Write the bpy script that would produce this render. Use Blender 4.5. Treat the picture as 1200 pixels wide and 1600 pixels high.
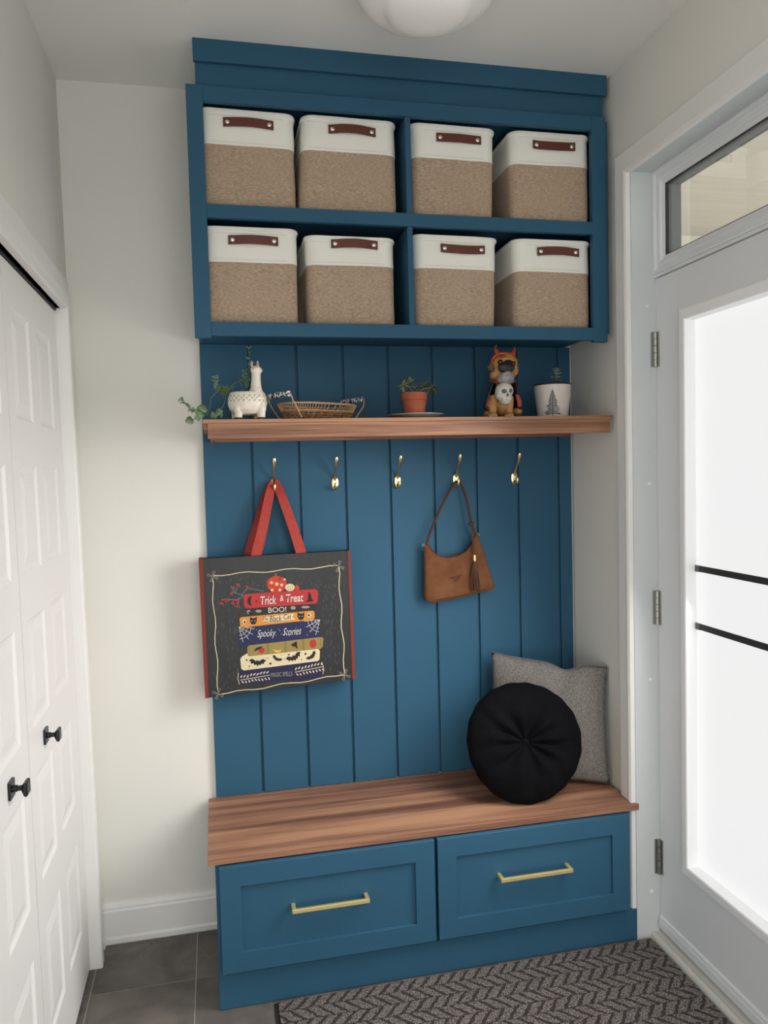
import bpy, bmesh, math, random
from mathutils import Vector, Matrix, noise as mnoise

# ------------------------------------------------------------------ reset
for o in list(bpy.data.objects):
    bpy.data.objects.remove(o, do_unlink=True)
scn = bpy.context.scene
COL = scn.collection
R = math.radians

# ------------------------------------------------------------------ camera
cam_data = bpy.data.cameras.new('camera')
cam = bpy.data.objects.new('camera', cam_data)
COL.objects.link(cam)
cam_data.sensor_fit = 'VERTICAL'
cam_data.sensor_height = 36.0
cam_data.lens = 1205.45 / 1600 * 36.0
cam_data.clip_start = 0.02
_r = Vector((0.97614795, -0.21555878, -0.0258766))
_u = Vector((0.03643348, 0.0451452, 0.99831584))
_f = Vector((0.21402754, 0.97544673, -0.05192195))
cam.matrix_world = Matrix(((_r.x, _u.x, -_f.x, 0.02899),
                           (_r.y, _u.y, -_f.y, -2.55201),
                           (_r.z, _u.z, -_f.z, 1.49747),
                           (0, 0, 0, 1)))
scn.camera = cam

# ------------------------------------------------------------------ world, light, exposure
world = bpy.data.worlds.new('world')
scn.world = world
world.use_nodes = True
bg = world.node_tree.nodes['Background']
bg.inputs[0].default_value = (0.985, 0.985, 0.955, 1)
bg.inputs[1].default_value = 2.55

PANE_EMIT = 0.80
_l = bpy.data.lights.new('door_daylight', 'AREA')     # daylight falling in through the door glass
_l.shape = 'RECTANGLE'; _l.size = 0.54; _l.size_y = 1.50
_l.energy = 17.5; _l.color = (1.0, 0.985, 0.96); _l.spread = R(130)
lo = bpy.data.objects.new('door_daylight', _l); COL.objects.link(lo)
_d = Vector((-1.0, 0.28, -0.72)).normalized()          # sky light slants down into the room
lo.matrix_world = Matrix.Translation((1.30, -0.864, 1.108)) @ _d.to_track_quat('-Z', 'Y').to_matrix().to_4x4()

vs = scn.view_settings
vs.view_transform = 'Standard'; vs.look = 'None'; vs.exposure = 0.0; vs.gamma = 1.0
vs.use_curve_mapping = False

# ------------------------------------------------------------------ helpers
def lin(r, g, b):
    f = lambda c: (c / 255 / 12.92) if c / 255 <= .04045 else ((c / 255 + .055) / 1.055) ** 2.4
    return (f(r), f(g), f(b), 1.0)

MATS = {}
def mat(name, rgb, rough=.5, metal=0.0, rgb2=None, nscale=(8, 8, 8), ndetail=4, contrast=.5, bump=0.0,
        bscale=(200, 200, 200), spec=.5, sheen=0.0, coat=0.0, emit=0.0, sss=0.0):
    if name in MATS: return MATS[name]
    m = bpy.data.materials.new(name); m.use_nodes = True
    nt = m.node_tree; P = nt.nodes['Principled BSDF']
    P.inputs['Base Color'].default_value = lin(*rgb)
    P.inputs['Roughness'].default_value = rough
    P.inputs['Metallic'].default_value = metal
    P.inputs['Specular IOR Level'].default_value = spec
    if sheen: P.inputs['Sheen Weight'].default_value = sheen; P.inputs['Sheen Roughness'].default_value = .6
    if coat: P.inputs['Coat Weight'].default_value = coat; P.inputs['Coat Roughness'].default_value = .08
    if sss: P.inputs['Subsurface Weight'].default_value = sss; P.inputs['Subsurface Scale'].default_value = .01
    if emit: P.inputs['Emission Color'].default_value = lin(*rgb); P.inputs['Emission Strength'].default_value = emit
    tc = nt.nodes.new('ShaderNodeTexCoord')
    def nz(scale, detail):
        mp = nt.nodes.new('ShaderNodeMapping'); mp.inputs['Scale'].default_value = scale
        nt.links.new(tc.outputs['Object'], mp.inputs['Vector'])
        n = nt.nodes.new('ShaderNodeTexNoise'); n.inputs['Scale'].default_value = 1; n.inputs['Detail'].default_value = detail
        nt.links.new(mp.outputs[0], n.inputs['Vector']); return n
    if rgb2:
        n = nz(nscale, ndetail)
        cr = nt.nodes.new('ShaderNodeValToRGB')
        cr.color_ramp.elements[0].position = .5 - contrast / 2; cr.color_ramp.elements[0].color = lin(*rgb)
        cr.color_ramp.elements[1].position = .5 + contrast / 2; cr.color_ramp.elements[1].color = lin(*rgb2)
        nt.links.new(n.outputs['Fac'], cr.inputs[0]); nt.links.new(cr.outputs[0], P.inputs['Base Color'])
    if bump:
        n = nz(bscale, 3); b = nt.nodes.new('ShaderNodeBump')
        b.inputs['Strength'].default_value = bump; b.inputs['Distance'].default_value = .002
        nt.links.new(n.outputs['Fac'], b.inputs['Height']); nt.links.new(b.outputs[0], P.inputs['Normal'])
    MATS[name] = m
    return m

class MB:
    def __init__(s): s.v = []; s.f = []
    def add(s, vs, fs):
        o = len(s.v); s.v += [tuple(p) for p in vs]; s.f += [tuple(i + o for i in f) for f in fs]; return s
    def box(s, x0, x1, y0, y1, z0, z1):
        return s.add([(x, y, z) for x in (x0, x1) for y in (y0, y1) for z in (z0, z1)],
                     [(0, 1, 3, 2), (4, 6, 7, 5), (0, 4, 5, 1), (2, 3, 7, 6), (0, 2, 6, 4), (1, 5, 7, 3)])
    def loft(s, rings, closed=True, cap=True):
        n = len(rings[0]); vs = [p for r in rings for p in r]; fs = []
        for i in range(len(rings) - 1):
            for j in range(n if closed else n - 1):
                k = (j + 1) % n
                fs.append((i * n + j, i * n + k, (i + 1) * n + k, (i + 1) * n + j))
        if cap:
            fs.append(tuple(range(n))[::-1]); fs.append(tuple((len(rings) - 1) * n + j for j in range(n)))
        return s.add(vs, fs)
    def tube(s, pts, r, n=8, flat=1.0, side=None):
        pts = [Vector(p) for p in pts]; rings = []
        rr = r if isinstance(r, (list, tuple)) else [r] * len(pts)
        prev = None
        for i, p in enumerate(pts):
            t = (pts[min(i + 1, len(pts) - 1)] - pts[max(i - 1, 0)]).normalized()
            ref = Vector(side) if side else (prev if prev is not None else (Vector((0, 0, 1)) if abs(t.z) < .9 else Vector((0, 1, 0))))
            a = (ref - t * ref.dot(t)).normalized(); prev = a; b = t.cross(a)
            rings.append([p + a * (rr[i] * math.cos(q)) + b * (rr[i] * flat * math.sin(q)) for q in (2 * math.pi * k / n for k in range(n))])
        return s.loft(rings)
    def lathe(s, prof, c=(0, 0, 0), n=32, sx=1, sy=1):
        rings = [[(c[0] + max(r, 1e-5) * sx * math.cos(q), c[1] + max(r, 1e-5) * sy * math.sin(q), c[2] + z) for q in (2 * math.pi * k / n for k in range(n))] for r, z in prof]
        return s.loft(rings)
    def ell(s, c, r, n=16, m=10):
        prof = [(math.sin(math.pi * i / m), -math.cos(math.pi * i / m)) for i in range(m + 1)]
        rings = [[(c[0] + max(a, 1e-4) * r[0] * math.cos(q), c[1] + max(a, 1e-4) * r[1] * math.sin(q), c[2] + b * r[2]) for q in (2 * math.pi * k / n for k in range(n))] for a, b in prof]
        return s.loft(rings)
    def prism(s, poly, y0, y1):          # polygon in x,z extruded along y
        n = len(poly)
        vs = [(x, y0, z) for x, z in poly] + [(x, y1, z) for x, z in poly]
        fs = [tuple(range(n)), tuple(range(2 * n - 1, n - 1, -1))] + [(i, (i + 1) % n, (i + 1) % n + n, i + n) for i in range(n)]
        return s.add(vs, fs)
    def prismz(s, poly, z0, z1):         # polygon in x,y extruded along z
        n = len(poly)
        vs = [(x, y, z0) for x, y in poly] + [(x, y, z1) for x, y in poly]
        fs = [tuple(range(n)), tuple(range(2 * n - 1, n - 1, -1))] + [(i, (i + 1) % n, (i + 1) % n + n, i + n) for i in range(n)]
        return s.add(vs, fs)
    def map(s, fn, start=0):
        s.v = s.v[:start] + [tuple(fn(*p)) for p in s.v[start:]]; return s
    def mesh(s, name, smooth=False):
        me = bpy.data.meshes.new(name); me.from_pydata(s.v, [], s.f)
        bm = bmesh.new(); bm.from_mesh(me); bmesh.ops.recalc_face_normals(bm, faces=bm.faces); bm.to_mesh(me); bm.free()
        if smooth:
            me.shade_smooth(); me.set_sharp_from_angle(angle=R(38))
        return me

def obj(name, mb, m, parent=None, smooth=False, bevel=0.0, sub=0, label=None):
    me = mb.mesh(name, smooth) if isinstance(mb, MB) else mb
    if m and not me.materials: me.materials.append(m)
    o = bpy.data.objects.new(name, me); COL.objects.link(o)
    if bevel:
        b = o.modifiers.new('bevel', 'BEVEL'); b.width = bevel; b.segments = 2; b.limit_method = 'ANGLE'; b.angle_limit = R(40)
    if sub:
        b = o.modifiers.new('subd', 'SUBSURF'); b.levels = sub; b.render_levels = sub
    if parent: attach(o, parent)
    if label: o['label'] = label
    return o
def attach(o, parent):
    o.parent = parent
    if parent.type == 'EMPTY' and parent.get('w'):
        o.matrix_parent_inverse = Matrix.Translation(-Vector(parent.location))
def tag(o, label, cat, group=None, kind=None):
    o['label'] = label; o['category'] = cat
    if group: o['group'] = group
    if kind: o['kind'] = kind
    return o
def thing(name, label, cat, loc=(0, 0, 0), group=None, kind=None, rot=0.0, world=True):
    o = bpy.data.objects.new(name, None); COL.objects.link(o); o.empty_display_size = .05
    o.location = loc; o.rotation_euler = (0, 0, rot)
    if world: o['w'] = 1          # parts are modelled in room coordinates
    return tag(o, label, cat, group, kind)
def struct(name, mb, m, label, cat, bevel=0.0, smooth=False):
    return tag(obj(name, mb, m, bevel=bevel, smooth=smooth), label, cat, kind='structure')
def box(*a): return MB().box(*a)

# ------------------------------------------------------------------ materials
WALL = mat('wall_paint', (230, 228, 221), .75, rgb2=(227, 225, 218), nscale=(3, 3, 3), bump=.06, bscale=(160, 160, 160))
CEIL = mat('ceiling_paint', (240, 239, 235), .9, bump=.05, bscale=(200, 200, 200))
TRIM = mat('trim_paint', (236, 235, 232), .42)
DOORW = mat('closet_door_paint', (236, 233, 231), .45, rgb2=(234, 231, 229), nscale=(2, 2, 2))
STEEL = mat('entry_door_paint', (226, 229, 232), .4)
BLUE = mat('blue_paint', (49, 89, 114), .5, rgb2=(51, 92, 118), nscale=(5, 5, 5), bump=.03, bscale=(90, 90, 30), spec=.15)
BLACK = mat('black_metal', (22, 22, 23), .35)
DARK = mat('dark_track', (20, 20, 20), .5)
BRASS = mat('polished_brass', (236, 220, 166), .24, metal=1.0)
GOLD = mat('brushed_gold', (250, 226, 156), .45, metal=.8)
NICKEL = mat('satin_nickel', (176, 176, 172), .38, metal=1.0)
LINEN = mat('linen_weave', (138, 115, 93), .9, rgb2=(204, 180, 156), nscale=(120, 120, 850), ndetail=4, contrast=.44, bump=.35, bscale=(700, 700, 420), sheen=.15)
CANVAS = mat('white_canvas', (240, 238, 230), .6, bump=.08, bscale=(120, 120, 120))
LEATHER = mat('brown_leather', (98, 46, 32), .45, rgb2=(88, 40, 28), nscale=(90, 90, 90), bump=.15, bscale=(400, 400, 400))
THREAD = mat('cream_thread', (205, 200, 188), .8)
RUBBER = mat('grey_rubber', (196, 194, 188), .6)
SUEDE = mat('tan_suede', (96, 62, 40), .95, rgb2=(118, 79, 54), nscale=(24, 24, 24), contrast=.6, bump=.3, bscale=(500, 500, 500), spec=.1)
SUEDE2 = mat('brown_suede_strap', (82, 52, 36), .9, bump=.2, bscale=(700, 700, 700))

def wood(name, dark, mid, light, scale=(1.6, 26, 26), fine=(9, 260, 260), rough=.42):
    m = bpy.data.materials.new(name); m.use_nodes = True
    nt = m.node_tree; P = nt.nodes['Principled BSDF']; L = nt.links
    tc = nt.nodes.new('ShaderNodeTexCoord')
    def nz(sc, det, dist):
        mp = nt.nodes.new('ShaderNodeMapping'); mp.inputs['Scale'].default_value = sc
        L.new(tc.outputs['Object'], mp.inputs[0])
        n = nt.nodes.new('ShaderNodeTexNoise'); n.inputs['Scale'].default_value = 1; n.inputs['Detail'].default_value = det; n.inputs['Distortion'].default_value = dist
        L.new(mp.outputs[0], n.inputs['Vector']); return n
    a = nz(scale, 3, .25); b = nz(fine, 3, .1)
    mx = nt.nodes.new('ShaderNodeMath'); mx.operation = 'MULTIPLY_ADD'; mx.inputs[1].default_value = .38; L.new(b.outputs['Fac'], mx.inputs[0])
    sc = nt.nodes.new('ShaderNodeMath'); sc.operation = 'MULTIPLY'; sc.inputs[1].default_value = .72; L.new(a.outputs['Fac'], sc.inputs[0]); L.new(sc.outputs[0], mx.inputs[2])
    cr = nt.nodes.new('ShaderNodeValToRGB'); e = cr.color_ramp.elements
    e[0].position = .40; e[0].color = lin(*dark); e[1].position = .68; e[1].color = lin(*light)
    k = e.new(.53); k.color = lin(*mid)
    L.new(mx.outputs[0], cr.inputs[0]); L.new(cr.outputs[0], P.inputs['Base Color'])
    bp = nt.nodes.new('ShaderNodeBump'); bp.inputs['Strength'].default_value = .12; bp.inputs['Distance'].default_value = .001
    L.new(b.outputs['Fac'], bp.inputs['Height']); L.new(bp.outputs[0], P.inputs['Normal'])
    P.inputs['Roughness'].default_value = rough; P.inputs['Specular IOR Level'].default_value = .22
    return m
WALNUT = wood('walnut', (104, 72, 58), (140, 100, 80), (176, 132, 102), scale=(.9, 24, 24), fine=(5, 330, 330))

def tile_mat():
    m = bpy.data.materials.new('stone_tile'); m.use_nodes = True
    nt = m.node_tree; P = nt.nodes['Principled BSDF']; L = nt.links
    tc = nt.nodes.new('ShaderNodeTexCoord'); oi = nt.nodes.new('ShaderNodeObjectInfo')
    ad = nt.nodes.new('ShaderNodeVectorMath'); ad.operation = 'ADD'
    ml = nt.nodes.new('ShaderNodeVectorMath'); ml.operation = 'SCALE'; ml.inputs['Scale'].default_value = 3.7
    L.new(oi.outputs['Location'], ml.inputs[0]); L.new(tc.outputs['Object'], ad.inputs[0]); L.new(ml.outputs[0], ad.inputs[1])
    def nz(sc, det, dist):
        n = nt.nodes.new('ShaderNodeTexNoise'); n.inputs['Scale'].default_value = sc; n.inputs['Detail'].default_value = det; n.inputs['Distortion'].default_value = dist
        L.new(ad.outputs[0], n.inputs['Vector']); return n
    a = nz(9, 6, .4); b = nz(2.2, 4, .5)
    cr = nt.nodes.new('ShaderNodeValToRGB'); e = cr.color_ramp.elements
    e[0].position = .3; e[0].color = lin(80, 75, 71); e[1].position = .72; e[1].color = lin(116, 109, 103)
    L.new(a.outputs['Fac'], cr.inputs[0])
    vein = nt.nodes.new('ShaderNodeValToRGB'); v = vein.color_ramp.elements
    v[0].position = .494; v[0].color = (0, 0, 0, 1); v[1].position = .506; v[1].color = (0, 0, 0, 1)
    k = v.new(.5); k.color = (.8, .8, .8, 1)
    L.new(b.outputs['Fac'], vein.inputs[0])
    ms = nt.nodes.new('ShaderNodeMath'); ms.operation = 'MULTIPLY'; L.new(vein.outputs[0], ms.inputs[0])
    pw = nt.nodes.new('ShaderNodeMath'); pw.operation = 'POWER'; pw.inputs[1].default_value = 3.2; L.new(nz(4, 3, 0).outputs['Fac'], pw.inputs[0]); L.new(pw.outputs[0], ms.inputs[1])
    mx = nt.nodes.new('ShaderNodeMix'); mx.data_type = 'RGBA'; L.new(ms.outputs[0], mx.inputs[0]); L.new(cr.outputs[0], mx.inputs[6]); mx.inputs[7].default_value = lin(214, 206, 198)
    L.new(mx.outputs[2], P.inputs['Base Color']); P.inputs['Roughness'].default_value = .5
    return m
TILE = tile_mat()
GROUT = mat('grout', (172, 166, 158), .9)

# ------------------------------------------------------------------ room shell
XR, XLW, ZC = 1.2875, -.385, 2.7174
SH = -.0063                                   # the left wall leans a few millimetres
def lean(x, y, z): return (x + SH * (z - 1.0), y, z)
YEND = -2.96

fl = struct('floor', box(-1.2, 1.36, YEND, .1, -.06, -.0008), GROUT, 'dark grey stone tile floor with thin pale grout lines', 'floor')
gx, gy = [-.3763 + .2997 * i for i in range(-2, 6)], [-.2437 - .6 * j for j in range(-1, 6)]
def tile_mesh(w):
    me = box(.0013, w - .0013, -.5987, -.0013, -.02, 0).mesh('tile'); me.materials.append(TILE); return me
t_full, t_last = tile_mesh(.2997), tile_mesh(1.3595 - gx[-1])
for i, x in enumerate(gx):
    for y in gy:
        t = bpy.data.objects.new('tile', t_last if i == len(gx) - 1 else t_full); COL.objects.link(t)
        t.location = (x, y, 0); t.parent = fl

struct('ceiling', box(-1.2, 1.45, YEND, .1, ZC, ZC + .1), CEIL, 'smooth white ceiling above the blue cabinet', 'ceiling')
struct('wall_back', box(-.5, 1.45, .015, .12, 0, ZC), WALL, 'pale grey-white back wall beside the blue paneling', 'wall')
CLY0, CLY1, CLZ = -.118, -1.325, 2.0
wl = MB()
wl.box(XLW - .12, XLW, CLY0, .1, 0, ZC).box(XLW - .12, XLW, CLY1, CLY0, CLZ + .012, ZC).box(XLW - .12, XLW, YEND, CLY1, 0, ZC)
struct('wall_left', wl.map(lean), WALL, 'white left wall above and around the closet doors', 'wall')
JY, JY2, JZ = -.407, -1.325, 2.3785           # entry door opening
wr = MB()
wr.box(XR, 1.44, JY + .02, .1, 0, ZC).box(XR, 1.44, JY2 - .02, JY + .02, JZ + .02, ZC).box(XR, 1.44, YEND, JY2 - .02, 0, ZC)
struct('wall_front_light_block', MB().box(-.5, -.36, -2.96, -2.86, 0, ZC).box(1.08, 1.44, -2.96, -2.86, 0, ZC).box(-.36, 1.08, -2.96, -2.86, 2.45, ZC), WALL, 'added unseen wall behind the camera, its open doorway shaping the room light', 'wall')  # unseen wall added so its opening limits light from behind the camera
struct('wall_right', wr, WALL, 'pale right wall around the entry door', 'wall')
# dark interior of the closet behind the folding doors
cl = MB().box(-1.15, -1.1, CLY1 - .2, .1, 0, ZC).box(-1.1, XLW - .13, .05, .1, 0, ZC).box(-1.1, XLW - .13, CLY1 - .2, CLY1 - .15, 0, ZC)
struct('wall_closet', cl, WALL, 'inside walls of the closet behind the folding doors', 'wall')

# back baseboard with moulded top and shoe
def extr_x(prof, x0, x1):       # profile (y,z) extruded in x
    return MB().loft([[(x0, y, z) for y, z in prof], [(x1, y, z) for y, z in prof]])
bp = [(.015, 0), (-.004, 0), (-.006, .004), (-.006, .018), (0, .024), (.001, .104), (.004, .11), (.004, .116), (.008, .128), (.015, .129)]
struct('baseboard_back', extr_x(bp, -.372, -.012), TRIM, 'white moulded baseboard at the foot of the back wall', 'baseboard')
bl = [(XLW - .001, .0), (XLW + .022, 0), (XLW + .022, .02), (XLW + .016, .026), (XLW + .014, .105), (XLW + .01, .118), (XLW - .001, .128)]
struct('baseboard_left', MB().loft([[(x, -.024, z) for x, z in bl], [(x, -.0065, z) for x, z in bl]]), TRIM, 'short white baseboard return beside the closet casing', 'baseboard')

# left closet casing: profile across width (w from opening), proud x
CF = -.3634
cprof = [(0, XLW - .02), (0, CF - .004), (.004, CF), (.016, CF), (.019, CF - .004), (.024, CF - .003), (.04, CF - .001), (.047, CF - .009), (.097, CF - .011), (.1, XLW - .001)]
def casing_left(y0):
    return MB().loft([[(x, y0 + w, 0) for w, x in cprof], [(x, y0 + w, CLZ + w) for w, x in cprof]]).map(lean)
struct('trim_1', casing_left(CLY0 - .003), TRIM, 'tall white moulded casing between closet doors and back corner', 'trim')
hd = MB().loft([[(x, CLY0 - .003 + w, CLZ + w) for w, x in cprof], [(x, CLY1 + .003 - w, CLZ + w) for w, x in cprof]]).map(lean)
struct('trim_2', hd, TRIM, 'white moulded header casing over the closet doors', 'trim')
c3 = MB().loft([[(x, CLY1 + .003 - w, 0) for w, x in cprof], [(x, CLY1 + .003 - w, CLZ + w) for w, x in cprof]]).map(lean)
struct('trim_3', c3, TRIM, 'white closet casing at the near end of the left wall', 'trim')
jm = MB().box(XLW - .12, XLW, CLY0 - .001, CLY0 + .015, 0, CLZ).box(XLW - .12, XLW, CLY1 - .015, CLY1 + .001, 0, CLZ).box(XLW - .12, XLW, CLY1, CLY0, CLZ, CLZ + .015).map(lean)
struct('trim_4', jm, TRIM, 'white jamb lining the closet opening', 'trim')
tag(obj('door_track', box(-.435, -.395, CLY1 + .004, CLY0 - .006, CLZ - .0075, CLZ - .0005).map(lean), DARK), 'black sliding track above the white closet doors', 'track')

# ------------------------------------------------------------------ closet doors (two leaves)
DF = -.3995
rowz = [(.176, .4485), (.56, .815), (.926, 1.177), (1.283, 1.534), (1.640, 1.894)]
cols = [(.095, .278), (.354, .530)]          # distance from the corner-side edge
LW, LZ0, LZ1, LT = .5895, .012, CLZ - .0095, .034
def leaf(name, y_edge, label, mirror):
    root = thing(name, label, 'door', (DF - LT / 2, y_edge - LW / 2, 0), kind='structure')
    m = MB()
    cc = cols if not mirror else [(LW - b, LW - a) for a, b in cols[::-1]]
    ys = [0] + [q for c in cc for q in c] + [LW]
    zs = [LZ0] + [q for r in rowz for q in r] + [LZ1]
    for i in range(len(ys) - 1):
        if i % 2 == 0: m.box(DF - LT, DF, y_edge - ys[i + 1], y_edge - ys[i], LZ0, LZ1)
        else:
            for j in range(0, len(zs) - 1, 2): m.box(DF - LT, DF, y_edge - ys[i + 1], y_edge - ys[i], zs[j], zs[j + 1])
    bm = m.map(lean); obj('slab', bm, DOORW, root)
    for a, b in cc:
        for z0, z1 in rowz:
            y0, y1 = y_edge - b, y_edge - a
            prof = [(0, 0), (.009, -.0048), (.018, -.0056), (.040, -.0016), (.042, -.001)]
            rings = [[(DF + d, y0 + i, z0 + i), (DF + d, y1 - i, z0 + i), (DF + d, y1 - i, z1 - i), (DF + d, y0 + i, z1 - i)] for i, d in prof]
            rings = [[(DF - .02, y, z) for _, y, z in rings[0]]] + rings
            obj('panel', MB().loft(rings).map(lean), DOORW, root)
    ky = y_edge - (LW - .163 if not mirror else .167); kz = .873
    k = MB()
    xk = DF + SH * (kz - 1)
    k.box(xk, xk + .006, ky - .018, ky + .018, kz - .018, kz + .018)
    k.tube([(xk + .005, ky, kz), (xk + .014, ky, kz), (xk + .0145, ky, kz), (xk + .026, ky, kz)], [.0075, .0072, .0055, .006], 12)
    def sq(x, h): return [(x, ky - h, kz - h), (x, ky + h, kz - h), (x, ky + h, kz + h), (x, ky - h, kz + h)]
    k.loft([sq(xk + .0235, .006), sq(xk + .029, .0135), sq(xk + .0335, .015), sq(xk + .0365, .0125)])
    obj('knob', k, BLACK, root, bevel=.0006, label='square black knob')
    return root
leaf('door_1', CLY0 - .005, 'white ten-panel closet leaf with black knob nearest the back corner', False)
leaf('door_2', CLY0 - .005 - LW - .003, 'white ten-panel closet leaf with black knob at the left photo edge', True)

# ------------------------------------------------------------------ entry side: casing, jamb, door, transom
CX = 1.2694
ca = [(0, XR - .002), (0, CX + .002), (.002, CX), (.010, CX - .003), (.013, CX + .001), (.0655, CX + .002), (.068, CX + .004), (.068, XR)]
YI = -.403
def cas_v(z0, z1, miter):
    return MB().loft([[(x, YI + w, z0) for w, x in ca], [(x, YI + w, z1 + (w if miter else 0)) for w, x in ca]])
struct('trim_5', cas_v(.4415, 2.376, True), TRIM, 'white door casing rising from the bench to the transom corner', 'trim')
struct('trim_6', cas_v(.101, .421, False), TRIM, 'short white casing piece under the bench top by the entry door', 'trim')
struct('trim_7', MB().loft([[(x, YI + w, 2.376 + w) for w, x in ca], [(x, JY2 - .004 - w, 2.376 + w) for w, x in ca]]), TRIM, 'white header casing over the transom window', 'trim')
struct('trim_8', MB().loft([[(x, JY2 - .004 - w, 0) for w, x in ca], [(x, JY2 - .004 - w, 2.376 + w) for w, x in ca]]), TRIM, 'white door casing at the near side of the entry door', 'trim')
jb = MB().box(XR - .0035, 1.44, JY, JY + .02, 0, JZ).box(XR - .0035, 1.44, JY2 - .02, JY2, 0, JZ).box(XR - .0035, 1.44, JY2 - .02, JY + .02, JZ, JZ + .02)
# door stop behind the leaf, weather strip
jb.box(1.41, 1.44, JY - .012, JY, 0, 2.07)
jr = struct('trim_9', jb, mat('jamb_paint', (206, 211, 212), .5), 'white jamb lining the entry door opening', 'trim')
for z, x in ((1.98, 1.335), (1.44, 1.338), (.83, 1.335), (.15, 1.335)):
    obj('screw_cap', MB().tube([(x, JY, z), (x, JY - .0012, z), (x, JY - .0022, z)], [.0055, .005, .003], 12), TRIM, jr, smooth=True)
sill = MB().loft([[(x, y, z) for x, z in ((1.328, 0), (1.331, .014), (1.336, .019), (1.343, .02), (1.35, .016), (1.356, .017), (1.37, .028), (1.44, .03), (1.44, 0))] for y in (JY + .001, JY2)])
struct('trim_10', sill, RUBBER, 'pale grey threshold under the entry door', 'trim', smooth=True)

XD = 1.3639; LIP = 1.352; XG = 1.387
dy0, dy1 = JY - .0015, JY2 + .003
gY0, gY1, gZ0, gZ1 = -.569, -1.159, .3065, 1.910
ed = thing('door_3', 'white steel entry door with a tall frosted glass panel', 'door', (XD + .02, (dy0 + dy1) / 2, .03), kind='structure')
sl = MB()
sl.box(XD, XD + .044, gY0, dy0 - .0035, .034, 2.0605).box(XD, XD + .044, dy1, gY1, .034, 2.0605).box(XD, XD + .044, gY1, gY0, .034, gZ0).box(XD, XD + .044, gY1, gY0, gZ1, 2.0605)
obj('slab', sl, STEEL, ed)
def frame_ring(y0, y1, z0, z1, prof, mb=None):     # nested rectangles (inset, x)
    mb = mb or MB()
    rings = [[(x, y0 - i, z0 + i), (x, y1 + i, z0 + i), (x, y1 + i, z1 - i), (x, y0 - i, z1 - i)] for i, x in prof]
    return mb.loft(rings + [rings[0]], cap=False)
WHITEF = mat('glazing_frame_white', (250, 251, 252), .35)
obj('glass_frame', frame_ring(gY0 + .034, gY1 - .034, gZ0 - .034, gZ1 + .034, [(0, XD + .001), (0, XD - .003), (.006, LIP + .003), (.03, LIP), (.034, LIP + .002), (.036, XG - .004), (.036, XG + .012), (.0, XG + .012)]), WHITEF, ed)
gl = bpy.data.materials.new('frosted_glass_daylight'); gl.use_nodes = True
P = gl.node_tree.nodes['Principled BSDF']
P.inputs['Base Color'].default_value = (.16, .165, .17, 1); P.inputs['Roughness'].default_value = .3
P.inputs['Emission Color'].default_value = (1.0, 1.0, .995, 1); P.inputs['Emission Strength'].default_value = PANE_EMIT
obj('pane', box(XG, XG + .006, gY1 - .004, gY0 + .004, gZ0 - .004, gZ1 + .004), gl, ed, label='frosted glass pane bright with daylight')
BARM = mat('dark_bar', (44, 43, 44), .5)
BAREND = mat('dark_bar_end', (88, 88, 90), .4)
for z in (1.1955, 1.0272):
    b = obj('glazing_bar', box(XG - .0035, XG - .0002, gY1 - .001, gY0 - .0005, z - .009, z + .009), BARM, ed, bevel=.0008)
    obj('bar_end', box(XG - .0048, XG - .0034, gY0 - .022, gY0 - .001, z - .0095, z + .0095), BAREND, b)
for z0, z1 in ((1.7959, 1.9012), (1.0022, 1.1078), (.2068, .3182)):
    h = MB(); n = 5; L = (z1 - z0) / n
    for i in range(n):
        h.tube([(XD - .006, JY - .0068, z0 + L * i + .0006), (XD - .006, JY - .0068, z0 + L * (i + 1) - .0006)], .0062, 12)
    hg = obj('hinge', h, NICKEL, ed, smooth=True, label='satin nickel hinge')
    obj('hinge_leaf', MB().box(XD - .018, XD + .02, JY - .0022, JY - .0004, z0, z1).box(XD - .0018, XD - .0002, JY - .020, JY - .006, z0, z1), NICKEL, hg)
obj('weather_strip', box(XD + .002, XD + .03, JY - .0046, JY - .0004, .04, 2.06), WHITEF, ed)
sw = MB().loft([[(x, y, z) for x, z in ((XD, .073), (XD - .005, .0715), (XD - .0065, .066), (XD - .005, .061), (XD - .0075, .057), (XD - .0075, .034), (XD - .002, .0315), (XD, .033))] for y in (dy0 - .004, dy1)])
obj('door_sweep', sw, STEEL, ed)

XT = 1.354
w1 = thing('window_1', 'clear glass transom window over the entry door', 'window', (XT + .02, (dy0 + dy1) / 2, 2.07), kind='structure')
ty0, ty1, tz0, tz1 = JY, JY2, 2.0729, JZ
obj('frame', frame_ring(ty0, ty1, tz0, tz1, [(0, XT + .07), (0, XT), (.004, XT - .001), (.011, XT + .001), (.013, XT + .006), (.024, XT + .008), (.027, XT + .004), (.034, XT + .006), (.037, XT + .011), (.047, XT + .013), (.0475, XT + .0225), (.0, XT + .0225)]), STEEL, w1)
obj('outer_stop', frame_ring(ty0, ty1, tz0, tz1, [(0, XT + .0285), (.0475, XT + .0285), (.0475, XT + .07), (0, XT + .07)]), mat('outer_stop_grey', (96, 98, 98), .6), w1)
tg = bpy.data.materials.new('clear_glass'); tg.use_nodes = True
P = tg.node_tree.nodes['Principled BSDF']; P.inputs['Transmission Weight'].default_value = 1; P.inputs['Roughness'].default_value = 0; P.inputs['IOR'].default_value = 1.5
P.inputs['Base Color'].default_value = (.93, .95, .94, 1)
obj('pane', box(XT + .024, XT + .028, ty1 + .045, ty0 - .045, tz0 + .045, tz1 - .045), tg, w1, label='clear glass pane reflecting the bins')
obj('glazing_seal', frame_ring(ty0 - .0465, ty1 + .0465, tz0 + .0465, tz1 - .0465, [(0, XT + .015), (.004, XT + .016), (.004, XT + .023), (0, XT + .023)]), mat('seal', (46, 46, 46), .6), w1)
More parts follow.
